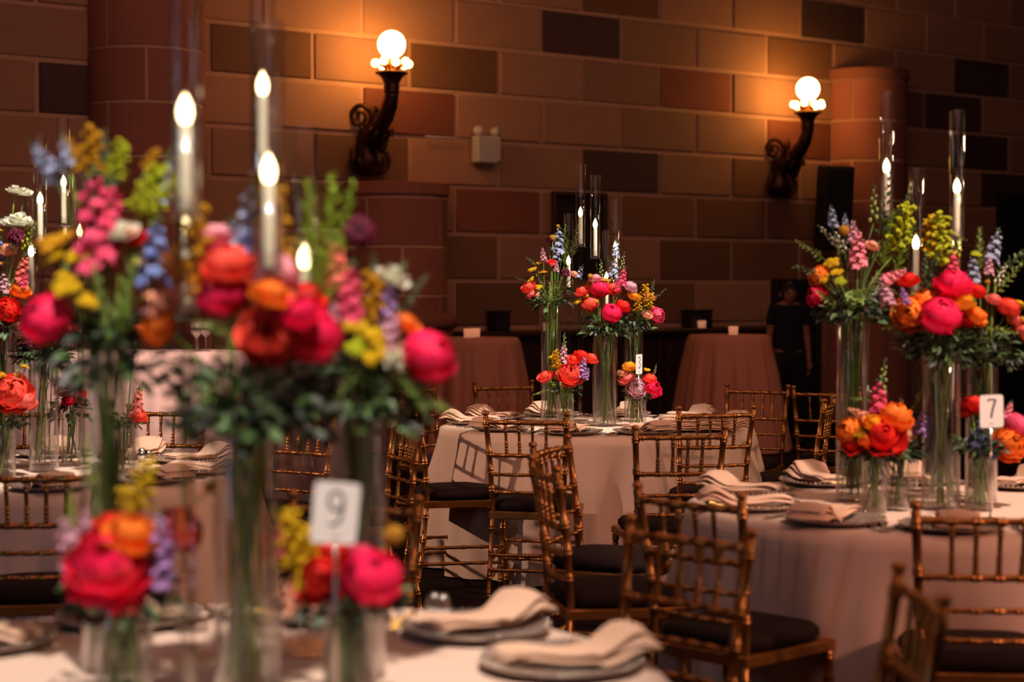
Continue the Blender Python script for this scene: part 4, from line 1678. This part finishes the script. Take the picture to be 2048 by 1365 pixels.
arrangement('C3', 'right vase behind ' + n3, 1268, 9.75, 0.053, 0.52, 0.80, [
    ('open_peony', 'pink', 1317, 630, 15, None, (0.7, -0.7, -0.1)), ('rose', 'salmon', 1299, 593, 10), ('rose', 'peach', 1295, 629, 9), ('goldenrod', 'golden', 1288, 592, 16, -0.06),
    ('goldenrod', 'yellow', 1300, 605, 13, -0.08), ('goldenrod', 'golden', 1276, 612, 13, -0.1), ('yarrow', 'golden', 1293, 580, 7), ('eucalyptus', 'grey green', 1318, 590, 17, 0.0, (0.8, 0, 0.7)), ('rose', 'pink', 1308, 618, 8, 0.02),
    ('bud_spike', 'grey green', 1306, 571, 14, 0.03)],
    220, 0.11, 33)
arrangement('D3', 'small left vase ' + n3, 1130, 9.35, 0.048, 0.18, 0.8, [
    ('rose', 'coral', 1090, 752, 14), ('open_peony', 'coral', 1141, 748, 24, None, (0.1, -0.9, 0.4)), ('yarrow', 'golden', 1113, 733, 10), ('yarrow', 'yellow', 1108, 716, 9), ('goldenrod', 'golden', 1113, 722, 15, -0.05),
    ('stock', 'lavender', 1165, 736, 21, -0.06), ('stock', 'lavender', 1174, 748, 12, -0.08), ('rose', 'red', 1165, 712, 16, 0.02), ('rose', 'coral', 1148, 718, 12, 0.0), ('rose', 'coral', 1184, 716, 12, 0.0),
    ('snapdragon', 'mauve pink', 1127, 705, 20, 0.0), ('bud_spike', 'green', 1129, 686, 20, 0.01, (0, 0, 1)), ('bud_spike', 'lime green', 1103, 765, 12, -0.06, (-0.5, -0.3, 0.6)),
    ('eucalyptus', 'green', 1080, 786, 14, -0.03, (-0.9, -0.2, -0.3)), ('fern', 'green', 1142, 790, 18, -0.07, (0.2, -0.5, -0.6)), ('fern', 'green', 1125, 780, 18, -0.07, (-0.2, -0.4, 0.7))],
    120, 0.085, 34, cz=0.035, low=0.05)
arrangement('E3', 'small right vase ' + n3, 1276, 9.42, 0.046, 0.155, 0.8, [
    ('ranunculus', 'amber', 1258, 732, 12), ('rose', 'salmon', 1253, 757, 14), ('open_peony', 'mauve pink', 1272, 777, 18, None, (0, -1, 0.1)), ('open_peony', 'hot pink', 1306, 776, 18, None, (0.6, -0.8, 0.2)),
    ('yarrow', 'yellow', 1294, 741, 7), ('open_peony', 'coral', 1300, 757, 13, 0.0), ('rose', 'peach', 1246, 745, 9), ('bud_spike', 'green', 1311, 738, 10, 0.0), ('goldenrod', 'golden', 1242, 760, 12, 0.0),
    ('eucalyptus', 'green', 1258, 798, 11, -0.07, (-0.5, -0.5, -0.4))],
    110, 0.075, 35, cz=0.03, low=0.04)
# ---- table 7
arrangement('A7', 'tall left vase ' + n7, 1706, 6.13, 0.056, 0.66, 0.84, [
    ('open_peony', 'hot pink', 1632, 590, 21, None, (-0.9, -0.5, -0.1)), ('open_peony', 'orange', 1636, 552, 20, None, (-0.8, -0.6, 0.2)), ('yarrow', 'yellow', 1664, 528, 15), ('yarrow', 'yellow', 1672, 546, 12), ('yarrow', 'yellow', 1650, 560, 12),
    ('yarrow', 'lime yellow', 1680, 562, 11), ('yarrow', 'golden', 1640, 562, 10), ('stock', 'pale pink', 1716, 498, 36, -0.04), ('stock', 'mauve pink', 1706, 465, 24, 0.0), ('delphinium', 'pale blue', 1664, 432, 22, 0.0),
    ('delphinium', 'pale blue', 1690, 442, 16, 0.03), ('craspedia', 'golden', 1688, 461, 10, -0.04), ('bud_spike', 'white', 1678, 480, 30, 0.0, (-0.5, 0, 0.8)), ('bud_spike', 'white', 1655, 470, 28, 0.02, (-0.7, 0, 0.7)),
    ('fern', 'lime green', 1775, 480, 60, 0.05), ('fern', 'lime green', 1808, 500, 55, 0.06), ('goldenrod', 'lime yellow', 1800, 465, 42, 0.05, (0.3, 0, 1)), ('eucalyptus', 'grey green', 1770, 420, 62, 0.06, (0.15, 0, 1)),
    ('bud_spike', 'green', 1748, 405, 36, 0.04, (0.0, 0, 1)), ('eucalyptus', 'grey green', 1800, 425, 50, 0.08, (0.5, 0, 1)), ('eucalyptus', 'green', 1620, 500, 34, 0.0, (-0.8, -0.1, 0.5)), ('eucalyptus', 'grey green', 1628, 545, 40, -0.03, (-1, -0.1, 0.3)),
    ('lisianthus', 'green', 1709, 595, 14), ('rose', 'peach', 1745, 490, 12, 0.0), ('fern', 'green', 1740, 580, 40, -0.06, (0.4, -0.3, 0.9)), ('eucalyptus', 'green', 1655, 600, 34, -0.06, (-0.6, -0.4, 0.4))],
    330, 0.13, 41, cz=0.03)
arrangement('B7', 'wide middle vase ' + n7, 1884, 5.88, 0.064, 0.53, 0.8, [
    ('open_peony', 'orange', 1819, 627, 33, None, (-0.5, -0.9, 0.0)), ('open_peony', 'orange', 1848, 603, 30, 0.0), ('peony', 'hot pink', 1881, 632, 38, None, (0, -1, 0.2)), ('open_peony', 'hot pink', 1906, 566, 34, -0.03, (0, -0.5, 0.9)),
    ('rose', 'amber', 1925, 598, 23), ('rose', 'orange', 1954, 630, 22), ('ranunculus', 'red', 1954, 580, 16), ('rose', 'red', 1816, 558, 18), ('stock', 'pale pink', 1790, 552, 26, -0.02, (0.8, 0, 0.4)), ('stock', 'mauve pink', 1770, 585, 30, -0.03, (-0.3, 0, 1)),
    ('stock', 'lavender', 1808, 592, 18, -0.08), ('goldenrod', 'lime yellow', 1882, 490, 44, 0.02), ('goldenrod', 'yellow', 1862, 480, 34, 0.04), ('snapdragon', 'pink', 1905, 525, 32, 0.0), ('bud_spike', 'lime yellow', 1918, 490, 26, 0.03),
    ('rose', 'red', 1930, 640, 18, 0.0), ('eucalyptus', 'grey green', 1852, 545, 40, 0.0, (0, -0.1, 1)), ('eucalyptus', 'green', 1790, 655, 26, -0.03, (-1, -0.2, -0.1)), ('rose', 'salmon', 1838, 650, 18, 0.02), ('eucalyptus', 'grey green', 1870, 525, 34, 0.0, (0.3, -0.1, 1))],
    430, 0.14, 42, cz=0.04)
arrangement('C7', 'right vase ' + n7, 1965, 6.05, 0.055, 0.50, 0.8, [
    ('delphinium', 'pale blue', 1946, 535, 28, 0.0), ('delphinium', 'pale blue', 1990, 490, 34, 0.05, (0.25, 0, 1)), ('ranunculus', 'coral', 2018, 612, 21), ('rose', 'salmon', 1988, 598, 14), ('yarrow', 'yellow', 2046, 612, 14), ('yarrow', 'yellow', 2046, 645, 12),
    ('open_peony', 'salmon', 2050, 664, 22, 0.0), ('yarrow', 'lime yellow', 1952, 510, 11, 0.0), ('stock', 'mauve pink', 1978, 530, 20, 0.03), ('eucalyptus', 'green', 2015, 560, 44, 0.02, (0.7, 0, 0.8)), ('eucalyptus', 'grey green', 2030, 520, 50, 0.05, (0.9, 0, 0.8)),
    ('bud_spike', 'white', 2005, 545, 26, 0.0, (0.5, 0, 1)), ('rose', 'salmon', 2030, 640, 14, 0.0), ('eucalyptus', 'green', 2000, 660, 36, -0.05, (0.8, -0.4, -0.2)), ('craspedia', 'golden', 1975, 565, 5), ('fern', 'green', 1960, 500, 44, 0.06)],
    420, 0.13, 43, cz=0.04)
arrangement('D7', 'small left vase ' + n7, 1751, 5.80, 0.042, 0.19, 0.85, [
    ('rose', 'red', 1766, 872, 36, None, (0.1, -1, 0.3)), ('open_peony', 'orange', 1790, 832, 34, -0.02, (0.2, -0.4, 0.9)), ('open_peony', 'orange', 1697, 862, 26, None, (-0.8, -0.7, 0.2)), ('rose', 'red', 1710, 888, 22, -0.03), ('yarrow', 'golden', 1718, 866, 14),
    ('rose', 'amber', 1746, 844, 17), ('snapdragon', 'pink', 1757, 795, 44, 0.0, (0.05, 0, 1)), ('bud_spike', 'green', 1767, 752, 34, 0.0, (0.1, 0, 1)), ('stock', 'peach', 1713, 826, 20, -0.02, (-0.6, 0, 0.3)), ('rose', 'orange', 1735, 880, 15), ('eucalyptus', 'green', 1722, 800, 22, 0.0, (-1, 0, 0.1)),
    ('bud_spike', 'white', 1740, 790, 26, 0.03, (-0.4, 0, 1))],
    230, 0.10, 44, cz=0.02, low=0.05)
arrangement('F7', 'second small vase ' + n7, 1799, 5.86, 0.037, 0.19, 0.85, [
    ('stock', 'lavender', 1843, 845, 26, 0.0, (0.2, 0, 1)), ('yarrow', 'golden', 1818, 843, 9, -0.02), ('bud_spike', 'white', 1802, 815, 26, 0.02), ('rose', 'peach', 1812, 868, 16, 0.0), ('eucalyptus', 'green', 1835, 800, 28, 0.04, (0.4, 0, 1))],
    160, 0.085, 45, cz=0.02, low=0.05)
arrangement('E7', 'small right vase ' + n7, 1962, 5.86, 0.046, 0.20, 0.85, [
    ('open_peony', 'orange', 2021, 888, 33, 0.0, (0.3, -1, 0.1)), ('peony', 'pink', 2036, 852, 27, 0.03), ('rose', 'red', 1946, 808, 22, 0.05), ('delphinium', 'slate blue', 1955, 870, 38, -0.03, (0.1, -0.3, 1)), ('delphinium', 'slate blue', 1978, 890, 28, -0.05, (-0.2, -0.3, 0.9)),
    ('open_peony', 'hot pink', 2052, 880, 24, 0.05), ('snapdragon', 'pale pink', 2018, 820, 20, 0.04), ('rose', 'red', 1930, 822, 15, 0.06)],
    200, 0.09, 46, cz=0.02, low=0.05)
# ---- table 9 (foreground)
arrangement('A9', 'tall left vase ' + n9, 216, 3.40, 0.055, 0.64, 0.86, [
    ('peony', 'hot pink', 92, 638, 50, -0.02, (-0.5, -0.8, -0.2)), ('snapdragon', 'pink', 190, 435, 105, -0.02, (-0.05, 0, 1)), ('snapdragon', 'pink', 218, 430, 80, 0.0, (0.1, 0, 1)), ('yarrow', 'golden', 110, 490, 34), ('yarrow', 'yellow', 108, 518, 26), ('yarrow', 'yellow', 158, 514, 26),
    ('yarrow', 'yellow', 134, 572, 28), ('yarrow', 'golden', 130, 478, 24, 0.0), ('yarrow', 'yellow', 176, 606, 20), ('yarrow', 'yellow', 275, 528, 18, 0.0), ('goldenrod', 'golden', 180, 318, 44, 0.03, (0.1, 0, 1)), ('goldenrod', 'golden', 150, 310, 30, 0.05, (-0.5, 0, 0.6)),
    ('goldenrod', 'lime yellow', 232, 335, 38, 0.04, (0.3, 0, 1)), ('goldenrod', 'lime yellow', 292, 392, 48, 0.03, (0.4, 0, 0.9)), ('goldenrod', 'lime yellow', 318, 400, 40, 0.0, (0.6, 0, 0.6)), ('goldenrod', 'golden', 300, 325, 22, 0.05, (0.5, 0, 0.9)), ('delphinium', 'pale blue', 88, 322, 46, 0.02, (-0.5, 0, 0.7)),
    ('delphinium', 'pale blue', 130, 300, 34, 0.04, (-0.2, 0, 1)), ('bud_spike', 'grey green', 210, 310, 50, 0.06, (0, 0, 1)), ('delphinium', 'blue', 312, 500, 66, -0.05, (0.1, 0, 1)), ('delphinium', 'pale blue', 335, 360, 44, 0.04, (0.3, 0, 1)), ('rose', 'red', 262, 468, 26, 0.0),
    ('lisianthus', 'white', 245, 455, 22, -0.03), ('eucalyptus', 'grey green', 160, 590, 60, 0.0, (-0.3, -0.2, 1)), ('fern', 'green', 250, 600, 90, -0.06, (0.3, -0.2, 1)), ('fern', 'green', 200, 610, 80, -0.06, (-0.1, -0.2, 1)), ('eucalyptus', 'grey green', 330, 330, 46, 0.06, (0.4, 0, 1))],
    330, 0.125, 51, cz=-0.01, low=0.12)
arrangement('B9', 'wide middle vase ' + n9, 490, 3.17, 0.059, 0.50, 0.8, [
    ('peony', 'hot pink', 446, 586, 48, None, (-0.3, -0.8, 0.2)), ('open_peony', 'coral', 455, 530, 48, -0.02, (-0.1, -0.4, 0.9)), ('peony', 'pale pink', 548, 548, 48, 0.0, (0, -0.5, 0.8)), ('rose', 'orange', 545, 585, 34, -0.1), ('open_peony', 'coral', 538, 668, 56, None, (0.0, -1, -0.1)),
    ('peony', 'hot pink', 622, 668, 58, None, (0.4, -0.8, 0.1)), ('open_peony', 'hot pink', 596, 622, 40, -0.08), ('ranunculus', 'orange', 312, 652, 34, -0.02, (-0.7, -0.7, 0)), ('stock', 'peach', 345, 598, 50, -0.03, (0.8, 0, 0.3)), ('stock', 'mauve pink', 330, 605, 42, 0.0, (0.5, 0, 0.6)),
    ('goldenrod', 'golden', 392, 500, 70, 0.0, (-0.1, 0, 1)), ('goldenrod', 'golden', 545, 465, 66, 0.03, (0, 0, 1)), ('goldenrod', 'amber', 372, 555, 44, -0.02, (-0.6, 0, 0.5)), ('rose', 'pale pink', 428, 472, 34, 0.03), ('delphinium', 'pale blue', 465, 475, 40, 0.03), ('delphinium', 'pale blue', 500, 420, 60, 0.05, (0.1, 0, 1)),
    ('delphinium', 'blue', 500, 475, 40, 0.0), ('rose', 'red', 612, 590, 34, 0.02), ('stock', 'mauve pink', 658, 650, 44, 0.0, (0.3, 0, 0.9)), ('bud_spike', 'grey green', 600, 590, 34, -0.05, (0.9, 0, 0.1)), ('fern', 'lime green', 655, 480, 130, 0.05, (0.1, 0, 1)), ('fern', 'lime green', 620, 470, 110, 0.07, (0.0, 0, 1)),
    ('eucalyptus', 'grey green', 410, 770, 90, -0.06, (-0.6, -0.2, -0.5)), ('eucalyptus', 'green', 400, 830, 60, -0.08, (-0.4, -0.3, -0.9)), ('eucalyptus', 'grey green', 510, 790, 80, -0.1, (0.5, -0.3, -0.4)), ('eucalyptus', 'green', 450, 660, 60, -0.06, (-0.7, -0.3, 0.2)), ('rose', 'coral', 500, 528, 32, 0.0)],
    430, 0.145, 52, cz=0.05, low=0.12)
arrangement('C9', 'right vase ' + n9, 712, 3.35, 0.056, 0.50, 0.8, [
    ('peony', 'hot pink', 858, 712, 52, -0.03, (0.8, -0.6, -0.1)), ('scabiosa', 'burgundy', 718, 462, 36, 0.02, (0, -0.9, 0.3)), ('snapdragon', 'salmon', 672, 530, 66, 0.0, (-0.1, 0, 1)), ('snapdragon', 'pink', 702, 580, 60, -0.04, (0.05, 0, 1)), ('yarrow', 'yellow', 704, 652, 24), ('yarrow', 'yellow', 744, 676, 26), ('yarrow', 'yellow', 744, 712, 26),
    ('yarrow', 'lime yellow', 712, 698, 22), ('goldenrod', 'golden', 742, 610, 44, -0.02), ('delphinium', 'lavender', 775, 610, 50, 0.0), ('snapdragon', 'mauve pink', 782, 660, 50, -0.03, (0.3, 0, 0.9)), ('lisianthus', 'white', 800, 706, 26, -0.05), ('rose', 'orange', 815, 645, 22, 0.0), ('eucalyptus', 'grey green', 790, 590, 70, 0.02, (0.3, 0, 1)),
    ('eucalyptus', 'grey green', 820, 600, 60, 0.02, (0.6, 0, 0.9)), ('lisianthus', 'white', 790, 545, 26, 0.02), ('bud_spike', 'grey green', 745, 560, 50, 0.03), ('fern', 'lime green', 690, 440, 80, 0.07, (0.2, 0, 1)), ('eucalyptus', 'grey green', 770, 800, 60, -0.1, (0.3, -0.4, -0.8)), ('eucalyptus', 'green', 860, 800, 60, -0.05, (0.9, -0.2, -0.5)),
    ('open_peony', 'salmon', 800, 640, 26, 0.03), ('eucalyptus', 'green', 690, 780, 60, -0.1, (-0.4, -0.4, -0.5)), ('fern', 'green', 820, 780, 60, -0.06, (0.5, -0.3, -0.6))],
    430, 0.135, 53, cz=0.05, low=0.12)
arrangement('D9', 'small left vase ' + n9, 245, 3.12, 0.050, 0.19, 0.85, [
    ('open_peony', 'two-tone coral and pink', 212, 1132, 74, None, (-0.1, -0.9, 0.5)), ('stock', 'mauve pink', 142, 1095, 60, -0.01, (-0.25, 0, 1)), ('stock', 'mauve pink', 170, 1070, 50, 0.02, (0, 0, 1)), ('rose', 'orange', 262, 1068, 46), ('rose', 'red', 222, 1046, 30, 0.02), ('stock', 'lavender', 318, 1098, 66, -0.04, (0.1, -0.2, 1)),
    ('stock', 'lavender', 344, 1092, 44, 0.0, (0.5, 0, 0.6)), ('open_peony', 'salmon', 364, 1055, 42, 0.02, (0.7, -0.5, 0.3)), ('goldenrod', 'yellow', 284, 985, 48, 0.02, (0.2, 0, 1)), ('goldenrod', 'yellow', 256, 1022, 34, 0.03, (-0.2, 0, 1)), ('bud_spike', 'lime green', 142, 1015, 40, 0.03, (0, 0, 1)), ('bud_spike', 'grey green', 320, 1050, 40, 0.0, (0, 0, 1)),
    ('craspedia', 'golden', 421, 976, 13, 0.0), ('peony', 'hot pink', 250, 1180, 46, -0.05, (0.2, -1, -0.5)), ('fern', 'green', 180, 930, 60, 0.05)],
    240, 0.10, 54, cz=0.01, low=0.05)
arrangement('E9', 'small right vase ' + n9, 700, 3.12, 0.050, 0.19, 0.85, [
    ('peony', 'hot pink', 745, 1155, 56, None, (0.3, -0.9, 0.3)), ('rose', 'red', 642, 1155, 48, None, (-0.4, -0.9, 0.2)), ('snapdragon', 'salmon', 568, 1062, 50, 0.03, (-0.2, 0, 1)), ('goldenrod', 'yellow', 592, 1092, 50, -0.02, (-0.2, 0, 1)), ('goldenrod', 'yellow', 618, 1115, 40, -0.02, (-0.1, 0, 1)), ('craspedia', 'golden', 788, 1071, 20, 0.02),
    ('rose', 'pink', 728, 1104, 22, 0.02), ('open_peony', 'red', 660, 1108, 36, 0.03), ('yarrow', 'lime yellow', 604, 1168, 20, -0.04), ('stock', 'peach', 577, 1190, 34, -0.02, (-0.2, 0, 0.6)), ('yarrow', 'yellow', 575, 925, 18, 0.12)],
    220, 0.09, 55, cz=0.01, low=0.05)
# ---- left table
arrangement('AL', 'leftmost tall vase ' + nL, 2, 7.02, 0.052, 0.60, 0.8, [
    ('lisianthus', 'white', 30, 376, 12, 0.04), ('lisianthus', 'white', 50, 381, 11, 0.05), ('lisianthus', 'white', 40, 434, 18, 0.0), ('lisianthus', 'white', 18, 440, 14, 0.02), ('bud_spike', 'lime yellow', 52, 468, 30, 0.0, (0.1, 0, 1)), ('scabiosa', 'burgundy', 32, 470, 19, -0.06, (0.1, -0.5, 0.8)),
    ('rose', 'peach', 15, 498, 15), ('delphinium', 'blue', 0, 500, 28, 0.0), ('yarrow', 'golden', 4, 530, 12), ('snapdragon', 'salmon', 47, 535, 30, -0.03), ('snapdragon', 'pink', 48, 558, 18, -0.05), ('open_peony', 'orange', 42, 580, 19, None, (0.3, -0.4, 0.9)), ('open_peony', 'red', 12, 622, 26, None, (0, -1, 0.1)),
    ('stock', 'mauve pink', 10, 560, 24, 0.0), ('eucalyptus', 'green', 62, 470, 30, 0.02, (0.4, 0, 1)), ('yarrow', 'yellow', -4, 462, 10, 0.0)],
    300, 0.12, 61, cz=0.03)
arrangement('BL', 'wide vase right of the leftmost one ' + nL, 86, 7.10, 0.059, 0.46, 0.8, [
    ('scabiosa', 'burgundy', 55, 690, 13, -0.05), ('open_peony', 'coral', 98, 640, 26, -0.05), ('rose', 'pale pink', 120, 655, 16, -0.05), ('rose', 'red', 140, 660, 16, 0.0)],
    330, 0.115, 62, cz=0.04)
arrangement('DL', 'small vase nearest the left edge ' + nL, 6, 6.86, 0.044, 0.19, 0.85, [
    ('open_peony', 'coral', 24, 786, 37, None, (0.2, -1, 0.2)), ('open_peony', 'salmon', 48, 800, 24, 0.0), ('yarrow', 'yellow', 50, 735, 8, 0.0), ('eucalyptus', 'green', 36, 745, 26, 0.0, (0.5, 0, 1)), ('yarrow', 'golden', 4, 752, 10, 0.0)],
    120, 0.08, 63, cz=0.03, low=0.04)
arrangement('EL', 'small vase behind the wide one ' + nL, 141, 7.32, 0.042, 0.24, 0.85, [
    ('lisianthus', 'mauve pink', 128, 770, 18), ('rose', 'red', 148, 760, 14), ('rose', 'red', 152, 790, 16, 0.0), ('rose', 'hot pink', 138, 800, 11), ('fern', 'green', 140, 745, 16, 0.0)],
    200, 0.08, 64, cz=0.0, low=0.08)
arrangement('FL', 'small vase at the right side ' + nL, 248, 7.05, 0.040, 0.19, 0.85, [
    ('snapdragon', 'salmon', 276, 800, 28, 0.0, (0.1, 0, 1)), ('open_peony', 'coral', 278, 832, 16, 0.0), ('bud_spike', 'lime yellow', 282, 780, 18, 0.0, (0.3, 0, 1)), ('rose', 'coral', 276, 658, 12, 0.05)],
    120, 0.075, 65, cz=0.02, low=0.04)

# labels: what it is, where it sits among its like, in which vase
bucket = {}
for f in flowers_all:
    bucket.setdefault((f[1], 'x' if f[1] == 'craspedia' else f[2], f[3]), []).append(f)
for (kind, col, vn), lst in bucket.items():
    lst.sort(key=lambda q: q[4])
    kw = KW[kind]
    c_ = '' if kind in ('fern',) and col == 'green' else col + ' '
    if kind == 'craspedia':
        c_ = 'yellow '
    for i, q in enumerate(lst):
        if len(lst) == 1:
            od = ''
        elif len(lst) == 2:
            a_, b_ = lst
            if abs(a_[4] - b_[4]) >= abs(a_[5] - b_[5]) * 0.6:
                od = ('left ', 'right ')[i]
            else:
                od = 'upper ' if q[5] == min(a_[5], b_[5]) else 'lower '
        elif len(lst) == 3:
            od = ('left ', 'middle ', 'right ')[i]
        else:
            od = ordn[i] + ' '
        q[0]['label'] = '%s%s%s in the %s' % (od, c_, kw, vn)
        q[0]['group'] = 'flowers in the %s' % vn


# ------------------------------------------------------------------ the waitress standing by the wall
def skin_body(name, joints, edges, radii, mat, sub=2):
    me = bpy.data.meshes.new(name)
    me.from_pydata(joints, edges, [])
    o = bpy.data.objects.new(name, me)
    C.objects.link(o)
    md = o.modifiers.new('skin', 'SKIN')
    for i, r in enumerate(radii):
        me.skin_vertices[0].data[i].radius = r if hasattr(r, '__len__') else (r, r)
    me.skin_vertices[0].data[0].use_root = True
    s_ = o.modifiers.new('sub', 'SUBSURF')
    s_.levels = sub
    s_.render_levels = sub
    dg = bpy.context.evaluated_depsgraph_get()
    m2 = bpy.data.meshes.new_from_object(o.evaluated_get(dg))
    bpy.data.objects.remove(o)
    m2.materials.clear()
    m2.materials.append(mat)
    m2.polygons.foreach_set('use_smooth', [True] * len(m2.polygons))
    return m2


PX, PY = px_X(1582, 16.6), 16.75
pr = thing('person', 'woman in black short-sleeved top and trousers standing by the wall right of the cocktail table', 'person', (PX, PY, 0), 0.12)
J = [(0, 0, 0.86), (0, 0.01, 1.0), (0, 0.015, 1.18), (0, 0.01, 1.30), (0, 0.0, 1.37), (0, -0.01, 1.42),
     (0.14, 0.01, 1.285), (0.185, 0.02, 1.04), (0.19, -0.03, 0.84), (0.19, -0.05, 0.78),
     (-0.14, 0.01, 1.285), (-0.185, 0.02, 1.04), (-0.19, -0.03, 0.84), (-0.19, -0.05, 0.78),
     (0.085, 0, 0.80), (0.088, 0.0, 0.45), (0.085, 0.03, 0.09), (0.09, -0.09, 0.035),
     (-0.085, 0, 0.80), (-0.088, 0.0, 0.45), (-0.085, 0.03, 0.09), (-0.09, -0.09, 0.035)]
E = [(0, 1), (1, 2), (2, 3), (3, 4), (4, 5), (3, 6), (6, 7), (7, 8), (8, 9), (3, 10), (10, 11), (11, 12), (12, 13), (0, 14), (14, 15), (15, 16), (16, 17), (0, 18), (18, 19), (19, 20), (20, 21)]
Rr = [(0.14, 0.10), (0.115, 0.085), (0.135, 0.095), (0.12, 0.075), 0.047, 0.045, 0.052, 0.038, 0.026, 0.030, 0.052, 0.038, 0.026, 0.030, 0.085, 0.056, 0.038, 0.034, 0.085, 0.056, 0.038, 0.034]
bm_ = skin_body('body', J, E, Rr, M_SKIN)
# head with face joined to the body mesh
hd = MB()


def headfn(u, v):
    a = 2 * pi * u
    b = pi * v
    x = 0.074 * sin(b) * cos(a)
    y = 0.092 * sin(b) * sin(a)
    z = -0.112 * cos(b)
    if z < 0:
        k = 1 + z / 0.112 * 0.32
        x *= k
        y *= 1 + z / 0.112 * 0.12
    f = max(0, -sin(a)) * sin(b)
    if f > 0.7:
        nx = x / 0.012
        y -= 0.026 * math.exp(-nx * nx) * math.exp(-((z + 0.022) / 0.018) ** 2)
        y -= 0.010 * math.exp(-nx * nx) * math.exp(-((z - 0.002) / 0.022) ** 2)
        for sx in (-1, 1):
            y += 0.010 * math.exp(-(((x - sx * 0.03) / 0.013) ** 2) - ((z - 0.004) / 0.010) ** 2)
        y -= 0.006 * math.exp(-(x / 0.022) ** 2 - ((z + 0.058) / 0.008) ** 2)
        y -= 0.006 * math.exp(-(x / 0.025) ** 2 - ((z + 0.09) / 0.014) ** 2)
    return (x, y - 0.02, z + 1.455 - 0.025)


hd.grid(headfn, 40, 30, closed_u=True)
for sx in (-1, 1):
    hd.ball((sx * 0.075, -0.005, 1.43), 0.02, 8, 6, sz=1.5)
# hands: palm and five fingers each
for sx in (-1, 1):
    w0_ = Vector((sx * 0.19, -0.05, 0.78))
    hd.ball(w0_ + Vector((0, -0.01, -0.035)), 0.032, 8, 6, sz=1.5)
    for q in range(4):
        p = w0_ + Vector((0, -0.035 + 0.018 * q, -0.07))
        Lf = (0.055, 0.065, 0.06, 0.048)[q]
        hd.tube([p, p + Vector((-sx * 0.008, -0.004, -Lf * 0.5)), p + Vector((-sx * 0.024, -0.006, -Lf))], [0.0085, 0.008, 0.006], 6)
    p = w0_ + Vector((0, -0.035, -0.02))
    hd.tube([p, p + Vector((-sx * 0.01, -0.02, -0.025)), p + Vector((-sx * 0.018, -0.022, -0.055))], [0.010, 0.009, 0.007], 6)
hm = hd.mesh('head', M_SKIN)
import bmesh
bb = bmesh.new()
bb.from_mesh(bm_)
bb.from_mesh(hm)
body = bpy.data.meshes.new('body')
bb.to_mesh(body)
bb.free()
body.materials.append(M_SKIN)
link('body', body, pr)
Jt = [(0, 0, 0.84), (0, 0.01, 1.0), (0, 0.015, 1.18), (0, 0.01, 1.295), (0.14, 0.01, 1.29), (0.175, 0.018, 1.12), (-0.14, 0.01, 1.29), (-0.175, 0.018, 1.12), (0, 0.005, 1.335)]
Et = [(0, 1), (1, 2), (2, 3), (3, 4), (4, 5), (3, 6), (6, 7), (3, 8)]
link('top', skin_body('top', Jt, Et, [(0.160, 0.12), (0.14, 0.105), (0.152, 0.112), (0.135, 0.088), 0.068, 0.058, 0.068, 0.058, (0.07, 0.06)], M_FABBLK), pr)
Jp = [(0, 0, 0.92), (0, 0, 0.84), (0.09, 0, 0.76), (0.092, 0.0, 0.45), (0.088, 0.025, 0.08), (-0.09, 0, 0.76), (-0.092, 0.0, 0.45), (-0.088, 0.025, 0.08)]
Ep = [(0, 1), (1, 2), (2, 3), (3, 4), (1, 5), (5, 6), (6, 7)]
link('trousers', skin_body('trousers', Jp, Ep, [(0.15, 0.11), (0.165, 0.122), 0.104, 0.08, 0.068, 0.104, 0.08, 0.068], M_FABBLK), pr)
for sx in (-1, 1):
    m = MB()
    m.ball((sx * 0.09, -0.055, 0.035), 0.05, 12, 8, sz=0.68)
    sh = m.mesh('shoe', M_BLACK)
    for v in sh.vertices:
        v.co.y = -0.055 + (v.co.y + 0.055) * 2.5
    link('shoe', sh, pr)
m = MB()


def hairfn(u, v):
    a = 2 * pi * u
    b = pi * (0.0 + 0.62 * v) if True else 0
    front = max(0, -sin(a))
    bb_ = pi * v * (0.66 - 0.30 * front)
    x = 0.082 * sin(bb_) * cos(a)
    y = 0.100 * sin(bb_) * sin(a)
    z = 0.122 * cos(bb_)
    return (x, y - 0.016, z + 1.432)


m.grid(hairfn, 32, 14, closed_u=True)
m.ball((0, 0.10, 1.42), 0.045, 12, 8)
m.obj('hair', M_HAIR, pr)
for sx in (-1, 1):
    m = MB()
    m.ball((sx * 0.029, -0.098, 1.437), 0.011, 8, 6)
    m.obj('eye', M_INK, pr)
